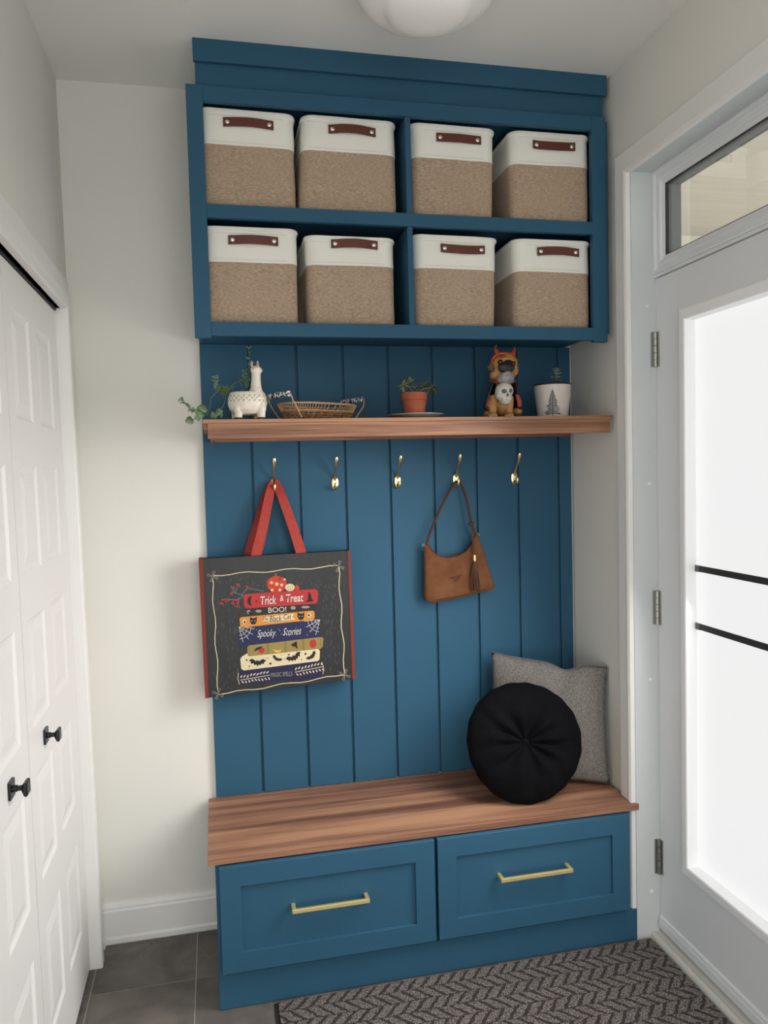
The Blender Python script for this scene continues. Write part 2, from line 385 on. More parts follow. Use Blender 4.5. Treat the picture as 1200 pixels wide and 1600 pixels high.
struct('trim_11', box(XT + .004, 1.44, ty1, ty0, 2.0632, 2.0727), STEEL, 'white mullion between the entry door and transom', 'trim')
# porch outside the door
STUC = mat('porch_soffit', (176, 170, 158), .8, rgb2=(168, 162, 150), nscale=(2, 30, 2))
struct('ceiling_porch', box(1.46, 3.6, -3.4, 1.6, 2.72, 2.78), STUC, 'beige porch soffit seen through the transom glass', 'soffit')
struct('floor_porch', box(1.44, 3.6, -3.4, 1.6, -.12, -.03), mat('porch_stone', (150, 146, 140), .8), 'grey porch slab outside the entry door', 'slab')
struct('wall_porch', box(1.441, 3.6, 1.2, 1.3, -.03, 2.72), mat('porch_render', (196, 190, 180), .85), 'beige porch side wall outside the entry door', 'wall')

# ------------------------------------------------------------------ blue plank paneling
pn = thing('wall_paneling', 'blue vertical plank paneling between the upper cabinet and the bench', 'paneling', (.64, 0, .44))
obj('backing', box(.0005, 1.2775, .0095, .0148, .4416, 1.9203), BLUE, pn)
xs = [0] + [.1535 * k for k in range(1, 9)] + [1.2782]
for i in range(9):
    a = xs[i] + (.0042 if i else 0); b = xs[i + 1] - (.0042 if i < 8 else 0)
    obj('plank', box(a, b, 0, .0094, .4416, 1.920), BLUE, pn, bevel=.0012)

# ------------------------------------------------------------------ upper cabinet
uc = thing('upper_cabinet', 'blue built-in wall cabinet with four open cubbies and stepped crown', 'cabinet', (.63, -.15, 1.9207))
def part(name, *a, bev=.0012, parent=uc, m=BLUE): return obj(name, box(*a), m, parent, bevel=bev)
FY, FB = -.302, -.2825
part('stile', -.0077, .0377, FY, FB, 1.888, 2.583)
part('stile', 1.2130, 1.2606, FY, FB, 1.8885, 2.583)
part('rail', .0379, 1.2128, FY + .0006, FB, 2.5405, 2.5815)
part('rail', .0379, 1.2128, FY + .0006, FB, 2.2222, 2.2600)
part('rail', .0379, 1.2128, FY + .0006, FB, 1.8938, 1.9332)
part('side_panel', .000, .0165, FB + .0002, .0145, 1.9207, 2.582)
part('side_panel', 1.2435, 1.2600, FB + .0002, .0145, 1.9207, 2.582)
part('bottom_panel', .0167, 1.2433, FB + .0002, .0145, 1.9207, 1.9330)
part('middle_shelf', .0167, 1.2433, FB + .0002, .0105, 2.2430, 2.2600)
part('top_panel', .0167, 1.2433, FB + .0002, .0105, 2.5650, 2.582)
part('back_panel', .0167, 1.2433, .0107, .0147, 1.9332, 2.5648)
part('divider', .6166, .6331, -.2975, .0105, 1.9334, 2.2220)
part('divider', .6166, .6331, -.2975, .0105, 2.2602, 2.5403)
part('filler_strip', 1.2608, 1.2755, -.286, -.27, 1.9165, 2.577)
part('fascia', .0195, 1.2660, -.2735, -.255, 2.5832, ZC)
part('fascia_return', .0195, .036, -.2548, .0145, 2.5832, ZC)
part('crown_board', .0150, 1.2745, -.287, -.2737, 2.6555, ZC)

# ------------------------------------------------------------------ bins
def rrect(x0, x1, y0, y1, rad, z, n=6, fn=None):
    pts = []
    for cx, cy, a0 in ((x1 - rad, y1 - rad, 0), (x0 + rad, y1 - rad, 90), (x0 + rad, y0 + rad, 180), (x1 - rad, y0 + rad, 270)):
        for k in range(n + 1):
            a = R(a0 + 90 * k / n); pts.append((cx + rad * math.cos(a), cy + rad * math.sin(a), z))
    # straight sides get extra points so the cloth can bulge
    out = []
    for i, p in enumerate(pts):
        q = pts[(i + 1) % len(pts)]; out.append(p)
        d = math.hypot(q[0] - p[0], q[1] - p[1])
        if d > .03:
            for k in range(1, 9): out.append((p[0] + (q[0] - p[0]) * k / 9, p[1] + (q[1] - p[1]) * k / 9, z))
    return [fn(*p) for p in out] if fn else out
BH, HB = .273, .177
def make_bin(label, floor_z, xlb, xrb, xlt, xrt, seed, top_tilt=0.0, hh=BH, hx=None, yf=-.2715, pinch=0.0):
    cx = (xlb + xrb) / 2
    t = thing('storage_bin', label, 'storage bin', (cx, yf + .13, floor_z), 'linen storage bins in the blue cabinet')
    y0, y1 = yf, yf + .268
    rnd = random.Random(seed)
    def deform(x, y, z):
        k = z / BH
        cxm = (xlb + xrb) / 2
        d = mnoise.noise(Vector((x * 9 + seed * 7.3, y * 9, z * 10)))
        e = mnoise.noise(Vector((x * 22 + seed * 3.1, y * 22, z * 20 + 5)))
        s = math.sin(math.pi * min(1, max(0, k)))
        f = 1 if y < (y0 + y1) / 2 else -1
        yy = y - f * (.002 * s) + .0052 * d * s + .0018 * e
        xx = x + .003 * d * (1 if x > cxm else -1) * s + .0012 * e
        if pinch and x < cxm and y < (y0 + y1) / 2:
            w = max(0, 1 - k) * max(0, 1 - (x - xlb) / .16)
            yy += pinch * w * .5; xx += pinch * w
        zz = z + top_tilt * (x - cxm) * k
        return (xx, yy, floor_z + .0008 + zz)
    def ring(z, out=0.0, rad=.022):
        k = z / BH
        a = xlb + (xlt - xlb) * k - out; b = xrb + (xrt - xrb) * k + out
        return rrect(a, b, y0 - out, y1 + out, rad + .012 * k, z, fn=deform)
    zs = [0, .004, .012, .03, .06, .09, .12, .15, HB]
    ins = [-.006, -.0025, -.0006, 0, 0, 0, 0, 0, 0]
    obj('linen_body', MB().loft([ring(z, i) for z, i in zip(zs, ins)]), LINEN, t, smooth=True)
    zb = [HB - .003, HB, HB + .02, HB + .04, HB + .06, hh - .018, hh - .006]
    rg = [ring(z, .0012 + (.0015 if i == 6 else 0)) for i, z in enumerate(zb)] + [ring(hh - .006, -.004), ring(hh - .03, -.005), ring(.12, -.005)]
    obj('canvas_band', MB().loft(rg), CANVAS, t, smooth=True)
    rim = ring(hh - .005, .0022)
    rim2 = [ring(hh - .0105, .0022), ring(hh - .009, .0048), ring(hh - .004, .0056), ring(hh + .0005, .0042), ring(hh + .0015, .0005), ring(hh - .002, -.0035), ring(hh - .009, -.0035)]
    obj('rim', MB().loft(rim2 + [rim2[0]], cap=False), CANVAS, t, smooth=True)
    # stitching
    for zz in (HB + .005, hh - .017):
        st = MB(); a = xlb + .03; b = xrb - .03; n = 34
        for k in range(n):
            x = a + (b - a) * (k + .5) / n
            p = deform(x, y0 - .0016, zz); st.box(p[0] - .0022, p[0] + .0022, p[1] - .0006, p[1] + .0014, p[2] - .0005, p[2] + .0005)
        so = obj('stitching', st, THREAD, t); so['kind'] = 'stuff'
    # leather handle
    hc = hx if hx else (xlb + xrb) / 2
    hl = .0705; bow = .0015 + .0045 * rnd.random(); tw = rnd.uniform(-.004, .004)
    pts = []
    for k in range(13):
        u = -1 + 2 * k / 12; x = hc + hl * u
        p = deform(x, y0 - .003, .235)
        lift = bow * max(0, 1 - (u / .75) ** 2) if abs(u) < .75 else 0
        pts.append((p[0], p[1] - .0014 - lift, p[2] + tw * max(0, 1 - u * u) * 1.2))
    w = .0128
    rings = [[(x, y, z - w), (x, y - .0026, z - w), (x, y - .0026, z + w), (x, y, z + w)] for x, y, z in pts]
    hd = obj('handle', MB().loft(rings), LEATHER, t, bevel=.0008, label='brown leather strap handle')
    for u in (1, 11):
        x, y, z = pts[u]
        obj('rivet', MB().tube([(x, y - .0022, z), (x, y - .0036, z), (x, y - .0046, z), (x, y - .005, z)], [.0062, .0062, .005, .0025], 14), NICKEL_L, hd, smooth=True)
    return t
NICKEL_L = mat('bright_nickel', (225, 222, 215), .25, metal=1.0)
U0, L0 = 2.2603, 1.9333
make_bin('beige linen bin with white top, far left of the upper row', U0, .022, .2935, .024, .2925, 1, top_tilt=-.012, hx=.163)
make_bin('beige linen bin with white top, second from left in the upper row', U0, .3005, .5955, .318, .595, 2, top_tilt=-.008, hx=.462)
make_bin('beige linen bin with white top, just right of the divider in the upper row', U0, .6435, .899, .6415, .907, 3, top_tilt=-.008, hx=.789)
make_bin('beige linen bin with white top, far right of the upper row', U0, .955, .955 + .266, .961, .961 + .262, 4, hx=1.0995)
make_bin('beige linen bin with white top, far left of the lower row', L0, .022, .2895, .024, .2915, 5, hx=.165)
make_bin('creased beige linen bin pinched at its lower left corner, second in the lower row', L0, .298, .582, .318, .582, 6, hx=.459, hh=.258, pinch=.02)
make_bin('beige linen bin with white top, just right of the divider in the lower row', L0, .6445, .8995, .6430, .909, 7, hx=.795, top_tilt=-.008)
make_bin('beige linen bin with white top, far right of the lower row', L0, .962, .962 + .258, .966, .966 + .257, 8, hx=1.108)

# ------------------------------------------------------------------ shelf
SZ = 1.659
sh = thing('wall_shelf', 'long walnut wall shelf with front apron below the blue cabinet', 'shelf', (.64, -.15, 1.60))
obj('top_board', box(.0041, 1.2782, -.297, -.0005, SZ - .011, SZ), WALNUT, sh, bevel=.001)
obj('apron', box(.0168, 1.2703, -.2935, -.2765, 1.6045, SZ - .0112), WALNUT, sh, bevel=.001)
obj('end_cleat', box(.0062, .0166, -.282, -.0005, 1.6318, SZ - .0112), WALNUT, sh, bevel=.001)
obj('wall_cleat', box(.024, 1.265, -.018, -.0005, 1.606, SZ - .0112), WALNUT, sh, bevel=.001)
obj('support_batten', box(.024, .036, -.2763, -.0182, 1.600, SZ - .0112), WALNUT, sh, bevel=.001)

# ------------------------------------------------------------------ bench
bc = thing('bench_cabinet', 'blue built-in bench base with two wide shaker drawers', 'cabinet', (.63, -.2, 0))
KY = -.4056
obj('carcass', MB().box(-.0063, .0105, KY, .0145, .1002, .421).box(1.2460, 1.2615, KY, .0145, .1002, .421).box(.0105, 1.2460, KY + .012, KY + .03, .1002, .421).box(.0105, 1.246, -.02, -.004, .1002, .29), BLUE, bc)
obj('center_post', box(.6205, .6315, KY + .0095, KY + .0118, .1004, .4208), BLUE, bc)
obj('toe_kick', MB().box(-.0083, 1.2838, KY, KY + .018, 0.001, .0998).box(-.0083, .009, KY + .018, .0145, .001, .0998), BLUE, bc, bevel=.001)
def drawer(x0, x1, z0, z1, label):
    yf = -.4256; ix0, ix1, iz0, iz1 = x0 + .0565, x1 - .0575, z0 + .0575, z1 - .0575
    rings = []
    for ins, y in ((0, KY - .0004), (0, yf + .001), (.001, yf)):
        rings.append([(x0 + ins, y, z0 + ins), (x1 - ins, y, z0 + ins), (x1 - ins, y, z1 - ins), (x0 + ins, y, z1 - ins)])
    for ins, y in ((0, yf), (.001, yf + .0007), (.0012, yf + .009)):
        rings.append([(ix0 + ins, y, iz0 + ins), (ix1 - ins, y, iz0 + ins), (ix1 - ins, y, iz1 - ins), (ix0 + ins, y, iz1 - ins)])
    d = obj('drawer', MB().loft(rings), BLUE, bc, label=label)
    return d
def pull(x0, x1, z, parent):
    yb, yo = -.4166, -.455
    m = MB()
    r = .0055
    m.box(x0, x1, yo, yo + .009, z - r, z + r)
    m.box(x0, x0 + .011, yo + .009, yb, z - r, z + r).box(x1 - .011, x1, yo + .009, yb, z - r, z + r)
    obj('handle', m, GOLD, parent, bevel=.0008, label='slim square brushed gold pull')
d1 = drawer(.0038, .6205, .1135, .4172, 'left drawer front'); pull(.199, .419, .2810, d1)
d2 = drawer(.6298, 1.2493, .1135, .4176, 'right drawer front'); pull(.8155, 1.045, .2820, d2)
bt = MB().prismz([(-.0254, -.0003), (1.2836, -.0003), (1.2836, -.4076), (1.2902, -.4076), (1.2902, -.413), (-.0254, -.413)], .4214, .4413)
tag(obj('worktop', bt, WALNUT, bevel=.0012), 'walnut bench seat board over the blue drawers', 'bench top')
# notch for the casing is hidden under it

# ------------------------------------------------------------------ hooks
def make_hook():
    h = thing('coat_hook', 'x', 'coat hook', group='brass coat hooks on the blue paneling', world=False)
    pl = MB()
    for rr, y in ((1, 0), (1, -.003), (.93, -.0048), (.6, -.0065), (.2, -.007)):
        pass
    rings = [[(.0122 * rr * math.cos(a), y, .0250 * rr * math.sin(a)) for a in (2 * math.pi * k / 24 for k in range(24))] for rr, y in ((1, -.0002), (1, -.003), (.9, -.0052), (.55, -.0068), (.15, -.0072))]
    obj('back_plate', pl.loft(rings), BRASS, h, smooth=True)
    up = [(0, -.004, .008), (0, -.010, .018), (0, -.020, .031), (0, -.033, .045), (0, -.045, .058), (0, -.053, .070), (0, -.057, .080), (0, -.0575, .0845)]
    obj('upper_prong', MB().tube(up, [.0048, .0042, .0036, .0036, .0042, .0052, .0060, .0045], 12, flat=.75, side=(1, 0, 0)), BRASS, h, smooth=True)
    lw = [(0, -.004, -.013), (0, -.012, -.0185), (0, -.021, -.0205), (0, -.028, -.0185), (0, -.0315, -.012), (0, -.0325, -.004), (0, -.0325, .0005)]
    obj('lower_hook', MB().tube(lw, [.0060, .0050, .0045, .0045, .0047, .0050, .0036], 12, side=(1, 0, 0)), BRASS, h, smooth=True)
    for z in (.013, -.004):
        obj('screw', MB().tube([(.0015, -.0062, z), (.0015, -.0076, z), (.0015, -.0082, z)], [.003, .0028, .0015], 10), BRASS, h, smooth=True)
    return h
hook0 = make_hook()
def copy_thing(root, loc, label):
    r = root.copy(); COL.objects.link(r); r.location = loc; r['label'] = label
    for ch in root.children:
        c = ch.copy(); COL.objects.link(c); c.parent = r
    return r
HZ = 1.4655
hk = [(.2216, 'brass coat hook holding up the dark printed tote bag'), (.4231, 'empty brass coat hook nearest the tote bag'),
      (.6384, 'empty brass coat hook in the middle of the five'), (.8455, 'brass coat hook holding up the brown suede handbag'),
      (1.0595, 'empty brass coat hook at the far right of the row')]
for i, (x, l) in enumerate(hk):
    if i == 0: hook0.location = (x, 0, HZ); hook0['label'] = l
    else: copy_thing(hook0, (x, 0, HZ), l)
#OBJECTS
# ------------------------------------------------------------------ tote bag
TY = -.07
def D(u, v):                       # artwork design grid -> front panel of the bag (x, z)
    w = -3.90095e-05 * u - 8.36852e-06 * v + 1
    return ((4.39151e-4 * u - 1.67486e-5 * v - .0444673) / w, (-7.01959e-5 * u - 4.62685e-4 * v + 1.28757) / w)
def pm(name, rgb, rough=.45): return mat('print_' + name, rgb, rough, spec=.3)
BAG = mat('tote_charcoal', (18, 19, 21), .40, rgb2=(32, 33, 36), nscale=(60, 60, 5), ndetail=4, contrast=.7, bump=.5, bscale=(26, 26, 7))
REDW = mat('red_webbing', (146, 40, 34), .75, rgb2=(176, 60, 48), nscale=(300, 300, 60), bump=.4, bscale=(300, 300, 300))
REDB = mat('red_binding', (124, 46, 36), .8, bump=.2, bscale=(300, 300, 300))
tb = thing('tote_bag', 'charcoal shopping tote with red straps and a printed stack of spooky books', 'tote bag', (.22, -.04, .795))
TLc, TRc, BRc, BLc = D(45, 103), D(1098, 45), D(1135, 935), D(92, 1072)
def bagring(y, s=0.0):
    cx = sum(p[0] for p in (TLc, TRc, BRc, BLc)) / 4; cz = sum(p[1] for p in (TLc, TRc, BRc, BLc)) / 4
    return [(p[0] + (cx - p[0]) * s, y, p[1] + (cz - p[1]) * s) for p in (BLc, BRc, TRc, TLc)]
fp = obj('front_panel', MB().loft([bagring(TY + .004), bagring(TY + .0006, 0), bagring(TY, .003)]), BAG, tb)
obj('back_panel', MB().loft([bagring(-.022, .01), bagring(-.014, .012)]), BAG, tb)
def lerp2(a, b, t): return (a[0] + (b[0] - a[0]) * t, a[1] + (b[1] - a[1]) * t)
gl_, gr_, gb_ = MB(), MB(), MB()
for g, (p0, p1) in ((gl_, (BLc, TLc)), (gr_, (BRc, TRc)), (gb_, (BLc, BRc))):
    inw = {id(gl_): 1, id(gr_): -1, id(gb_): 0}[id(g)]
    rings = []
    for k in range(9):
        t = k / 8; x, z = lerp2(p0, p1, t)
        fold = .014 * math.sin(math.pi * min(1, t * 1.1)) * inw
        if inw: rings.append([(x, TY + .003, z), (x + .001 * inw + fold, (TY - .018) / 2, z), (x + .004 * inw, -.018, z), (x + .007 * inw, -.018, z), (x + .004 * inw + fold, (TY - .018) / 2, z), (x + .003 * inw, TY + .003, z)])
        else: rings.append([(x, TY + .003, z), (x, -.018, z + .003), (x, -.018, z + .006), (x, TY + .003, z + .003)])
    g.loft(rings)
    obj('gusset', g, REDB if inw else BAG, tb)
def strip(quad, y0, y1): return MB().prism([D(*q) for q in quad], y0, y1)
obj('binding', strip([(45, 103), (74, 105), (116, 1068), (92, 1072)], TY - .0016, TY + .001), REDB, tb)
obj('binding', strip([(1080, 47), (1098, 45), (1135, 935), (1113, 939)], TY - .0016, TY + .001), REDB, tb)
LAY = [0]
def flat(name, polys, m, layer=1, each=False):
    if each:
        for p in polys: flat(name, [p], m, layer)
        return
    many = len(polys) > 2
    mb = MB(); y = TY - .0003 - .00022 * layer
    for poly in polys:
        mb.add([(x, y, z) for x, z in (D(*p) for p in poly)], [tuple(range(len(poly)))])
    me = mb.mesh(name)
    # face the room
    bm = bmesh.new(); bm.from_mesh(me)
    for f in bm.faces:
        f.normal_update()
        if f.normal.y > 0: f.normal_flip()
    bm.to_mesh(me); bm.free()
    o = obj(name, me, m, fp)
    if many: o['kind'] = 'stuff'
    return o
def blob(cx, cy, rx, ry, n=20, a0=0): return [(cx + rx * math.cos(2 * math.pi * k / n + a0), cy + ry * math.sin(2 * math.pi * k / n + a0)) for k in range(n)]
def star(cx, cy, r, n=5, k=.45, rot=0): return [(cx + (r if i % 2 == 0 else r * k) * math.sin(math.pi * i / n + rot), cy - (r if i % 2 == 0 else r * k) * math.cos(math.pi * i / n + rot)) for i in range(2 * n)]
def line(pts, w):
    out = []
    for (x0, y0), (x1, y1) in zip(pts[:-1], pts[1:]):
        L = math.hypot(x1 - x0, y1 - y0) or 1; nx, ny = -(y1 - y0) / L * w / 2, (x1 - x0) / L * w / 2
        out.append([(x0 + nx, y0 + ny), (x1 + nx, y1 + ny), (x1 - nx, y1 - ny), (x0 - nx, y0 - ny)])
    return out
def crescent(cx, cy, r, rot=0, k=.45):
    a = [(cx + r * math.cos(t + rot), cy + r * math.sin(t + rot)) for t in (math.pi * (-.5 + i / 10) for i in range(11))]
    b = [(cx + r * k * math.cos(t) * math.cos(rot) - r * math.sin(t) * math.sin(rot), cy + r * k * math.cos(t) * math.sin(rot) + r * math.sin(t) * math.cos(rot)) for t in (math.pi * (.5 - i / 10) for i in range(1, 10))]
    return a + b
def bat(cx, cy, s, rot):
    p = [(-1, -.25), (-.62, -.42), (-.3, -.22), (-.14, -.12), (-.12, -.34), (-.03, -.2), (.03, -.2), (.12, -.34), (.14, -.12), (.3, -.22), (.62, -.42), (1, -.25), (.78, -.05), (.7, .2), (.48, .08), (.34, .36), (.16, .2), (0, .48), (-.16, .2), (-.34, .36), (-.48, .08), (-.7, .2), (-.78, -.05)]
    c, d = math.cos(rot), math.sin(rot)
    return [(cx + s * (x * c - y * d), cy + s * (x * d + y * c)) for x, y in p]
def leafp(cx, cy, l, w, rot):
    p = [(-l, 0), (-l * .4, -w), (l * .4, -w * .8), (l, 0), (l * .4, w * .8), (-l * .4, w)]
    c, d = math.cos(rot), math.sin(rot)
    return [(cx + x * c - y * d, cy + x * d + y * c) for x, y in p]
C_RED, C_OR, C_NAVY = pm('red', (172, 50, 50)), pm('orange', (206, 136, 58)), pm('navy', (36, 40, 76))
C_OLIVE, C_CREAM, C_BLK = pm('olive', (146, 128, 72)), pm('cream', (214, 200, 164)), pm('black', (34, 31, 32))
C_PUMP, C_WHITE, C_GREY, C_BLUEG = pm('pumpkin', (190, 58, 38)), pm('white', (208, 204, 194)), pm('grey', (150, 142, 132)), pm('bluegrey', (120, 138, 148))
rs = random.Random(4)
# rain of thin vertical dashes
dash = []
for i in range(560):
    x = rs.uniform(150, 1030); y = rs.uniform(215, 1010)
    if 325 < x < 905 and 320 < y < 985: continue
    if y > 1035 - (x - 185) * .155: continue
    h = rs.uniform(8, 30); dash.append([(x, y), (x + 2.4, y), (x + 2.4 + h * .03, y + h), (x + h * .03, y + h)])
do = flat('printed_dashes', dash, mat('print_dash', (80, 82, 86), .5), 1); do['kind'] = 'stuff'
# wavy string border
def wavy(p, q, n=14, amp=7, ph=0):
    return [(p[0] + (q[0] - p[0]) * k / n + (amp * math.sin(k * 1.3 + ph) if abs(q[1] - p[1]) > abs(q[0] - p[0]) else 0), p[1] + (q[1] - p[1]) * k / n + (amp * math.sin(k * 1.3 + ph) if abs(q[1] - p[1]) <= abs(q[0] - p[0]) else 0)) for k in range(n + 1)]
bd = []
for a, b, ph in (((140, 218), (1018, 152), 0), ((1018, 152), (1062, 908), 1), ((1062, 908), (185, 1045), 2), ((185, 1045), (140, 218), 3)):
    pts = wavy(a, b, ph=ph); pts[0] = a; pts[-1] = b; bd += line(pts, 5.5)
flat('printed_border', bd, C_CREAM, 2)
bows = []
for cx, cy in ((143, 225), (1018, 155), (1062, 908), (180, 1040)):
    for a in (0.4, 1.9, 3.5, 5.0):
        bows += line([(cx, cy)] + [(cx + 38 * math.cos(a + d), cy + 38 * math.sin(a + d)) for d in (-.25, .2)] + [(cx, cy)], 3)
flat('printed_bows', bows, C_GREY, 2)
flat('printed_black_book', [[(372, 446), (868, 408), (850, 470), (375, 500)]], pm('soot', (44, 40, 40)), 1)  # dark spine of the BOO! book, printed slightly lighter than the bag
flat('printed_book', [[(325, 575), (888, 525), (890, 650), (395, 708), (325, 716)]], C_NAVY, 1)
flat('printed_book', [[(330, 875), (890, 812), (908, 880), (900, 930), (330, 975)]], pm('indigo', (34, 34, 66)), 1)
flat('printed_book', [[(358, 362), (368, 348), (855, 312), (872, 322), (876, 345), (872, 400), (860, 414), (385, 447), (368, 444), (360, 420)]], C_RED, 2)
flat('printed_book', [[(330, 520), (340, 508), (838, 462), (850, 470), (852, 510), (840, 526), (352, 580), (336, 574)]], C_OR, 2)
flat('printed_book', [[(385, 715), (395, 704), (900, 645), (912, 655), (908, 712), (898, 726), (400, 780), (386, 774)]], C_OLIVE, 3)
flat('printed_book', [[(335, 800), (345, 782), (385, 758), (395, 780), (878, 728), (888, 742), (886, 798), (876, 812), (360, 878), (342, 866)]], C_CREAM, 2)
flat('printed_pumpkin', [blob(588, 278, 70, 56, 24)], C_PUMP, 1)
flat('printed_pumpkin', [blob(680, 301, 33, 26)], C_CREAM, 3)
flat('printed_pumpkin', [blob(728, 305, 18, 18)], C_PUMP, 3)
flat('printed_stem', line([(580, 225), (584, 205)], 7) + line([(728, 290), (730, 280)], 4), C_OLIVE, 2, True)
flat('printed_flowers', [star(552, 268, 15, 6), star(588, 278, 17, 6), star(622, 284, 15, 6), star(643, 246, 11, 6), star(556, 320, 14, 6), star(610, 318, 14, 6)], C_CREAM, 4, True)
flat('printed_ribs', line([(668, 282), (664, 300), (670, 320)], 3) + line([(682, 277), (680, 300), (683, 324)], 3) + line([(694, 282), (697, 300), (692, 320)], 3), C_OLIVE, 4)
tw = []
for a, b in (((360, 360), (275, 330)), ((360, 360), (290, 400)), ((300, 340), (270, 290)), ((345, 352), (385, 305)), ((385, 305), (500, 328)), ((320, 385), (210, 385)), ((330, 370), (318, 432)), ((300, 340), (320, 285))):
    tw += line([a, b], 3)
flat('printed_twigs', tw, C_BLUEG, 2)
bers = []
for cx, cy in ((285, 300), (268, 345), (292, 398), (278, 408), (210, 385), (228, 392), (244, 384), (318, 282), (318, 432), (302, 404), (310, 390), (385, 300), (200, 408)):
    bers += [blob(cx + rs.uniform(-6, 6), cy + rs.uniform(-5, 5), 9, 7, 10), blob(cx + 12, cy + 7, 6, 6, 8)]
flat('printed_berries', bers, C_RED, 3)
flat('printed_moon', [crescent(420, 394, 36, math.pi, .35)], C_BLK, 4)
flat('printed_star', [star(446, 398, 9)], C_BLK, 4)
flat('printed_hat', [[(786, 398), (805, 388), (806, 360), (810, 332), (818, 334), (826, 355), (832, 385), (848, 392), (830, 400), (800, 402)]], C_BLK, 4)
flat('printed_ghost', [blob(393, 472, 14, 14, 12) + [(410, 488)], blob(462, 466, 22, 10, 12, .4), blob(702, 443, 18, 13, 12), blob(788, 438, 30, 9, 12, .4)], C_GREY, 3, True)
def cat(cx, cy, s): return [(cx - s, cy - s * 1.3), (cx - s * .45, cy - s * .75), (cx + s * .45, cy - s * .75), (cx + s, cy - s * 1.3), (cx + s * 1.02, cy + s * .2), (cx + s * .6, cy + s), (cx, cy + s * 1.2), (cx - s * .6, cy + s), (cx - s * 1.02, cy + s * .2)]
flat('printed_cat', [cat(426, 532, 23)], C_BLK, 4); flat('printed_cat', [cat(756, 500, 23)], C_BLK, 4)
ey = []
for cx, cy in ((426, 532), (756, 500)):
    ey += [leafp(cx - 10, cy + 2, 5, 2.5, .3), leafp(cx + 10, cy + 1, 5, 2.5, -.3)]
flat('printed_cat_eyes', ey, C_WHITE, 5)
pw = []
for cx, cy in ((362, 540), (815, 494)):
    pw += [blob(cx, cy, 11, 13, 12)]
flat('printed_paw_disc', [blob(362, 540, 15, 17, 14), blob(815, 494, 15, 17, 14)], C_CREAM, 4, True)
flat('printed_paw', [blob(366, 542, 7, 8, 10), blob(811, 494, 7, 8, 10), blob(354, 532, 3, 3, 6), blob(354, 548, 3, 3, 6), blob(823, 486, 3, 3, 6), blob(823, 502, 3, 3, 6)], C_BLK, 5)
flat('printed_banner', [[(482, 510), (560, 500), (712, 483), (696, 504), (714, 524), (560, 540), (530, 545), (530, 534), (486, 538), (500, 524)]], C_CREAM, 4)
webs = []
for cx, cy, sx in ((325, 575, 1), (888, 525, -1)):
    for a in (.1, .5, .9, 1.3): webs += line([(cx, cy), (cx + sx * 110 * math.cos(a), cy + 110 * math.sin(a))], 3)
    for r in (35, 60, 85): webs += line([(cx + sx * r * math.cos(a), cy + r * math.sin(a)) for a in (0, .25, .5, .75, 1, 1.3, 1.5)], 2.6)
flat('printed_web', webs, C_WHITE, 2)
flat('printed_dots', [blob(rs.uniform(400, 830), rs.uniform(590, 650), 2.4, 2.4, 6) for _ in range(26)], C_WHITE, 2)
flat('printed_spine_lines', sum([line([(x, 704 - (x - 385) * .115), (x + 4, 780 - (x - 385) * .105)], 3) for x in (398, 520, 530, 642, 650, 768, 776, 892)], []), pm('olive_dark', (112, 96, 52)), 4)
flat('printed_apple', [blob(484, 738, 20, 22, 14), blob(840, 692, 24, 30, 16)], C_RED, 5, True)
flat('printed_crow', [[(428, 742), (445, 722), (475, 710), (490, 712), (470, 730), (445, 740)]], C_BLK, 6)
flat('printed_moon', [crescent(592, 722, 32, math.pi / 2, .5)], pm('gold', (214, 176, 82)), 5)
flat('printed_hat', [[(685, 700), (700, 690), (722, 676), (728, 680), (732, 724), (724, 728), (718, 712), (702, 712)]], C_BLK, 5)
for cx, cy, s, r in ((455, 822, 60, .02), (590, 797, 38, .45), (708, 787, 58, -.45), (832, 778, 44, -.75)):
    flat('printed_bat', [bat(cx, cy, s, r)], C_BLK, 5)
flat('printed_stars', [star(x, y, r) for x, y, r in ((380, 805, 9), (545, 830, 12), (672, 768, 9), (788, 762, 11), (398, 850, 7), (525, 792, 6), (640, 800, 5), (760, 802, 6), (620, 770, 3), (440, 790, 3), (360, 845, 3))], C_BLK, 5, True)
lv = []
for x0, y0, x1, y1 in ((335, 945, 540, 910), (715, 890, 915, 850)):
    lv += line([(x0, y0), (x1, y1)], 4)
    for k in range(9):
        t = (k + .5) / 9; x = x0 + (x1 - x0) * t; y = y0 + (y1 - y0) * t
        lv += [leafp(x - 4, y - 16 - rs.uniform(0, 8), 13, 4.5, -1.0 + rs.uniform(-.3, .3)), leafp(x + 6, y + 15 + rs.uniform(0, 8), 12, 4.5, .9 + rs.uniform(-.3, .3))]
lv += line([(322, 895), (318, 935), (330, 975)], 4) + line([(905, 830), (915, 870), (908, 905)], 4)
flat('printed_sprigs', lv, C_CREAM, 2)
def ptext(s, cx, cy, width, height, ang, m, layer, shear=0.0, bold=0.0):
    cu = bpy.data.curves.new('lettering', 'FONT'); cu.body = s; cu.size = 1.0; cu.shear = shear; cu.offset = bold
    cu.resolution_u = 3
    o = bpy.data.objects.new('lettering', cu); COL.objects.link(o)
    me = bpy.data.meshes.new_from_object(o)
    bpy.data.objects.remove(o, do_unlink=True)
    xs_ = [v.co.x for v in me.vertices]; ys_ = [v.co.y for v in me.vertices]
    x0, x1, y0, y1 = min(xs_), max(xs_), min(ys_), max(ys_)
    c, d = math.cos(ang), math.sin(ang)
    for v in me.vertices:
        a = ((v.co.x - x0) / (x1 - x0) - .5) * width; b = -((v.co.y - y0) / (y1 - y0) - .5) * height
        x, z = D(cx + a * c - b * d, cy + a * d + b * c)
        v.co = (x, TY - .0003 - .00022 * layer, z)
    return obj('printed_text', me, m, fp)
ptext('Trick', 530, 390, 108, 58, -.06, C_WHITE, 5, .15, .012)
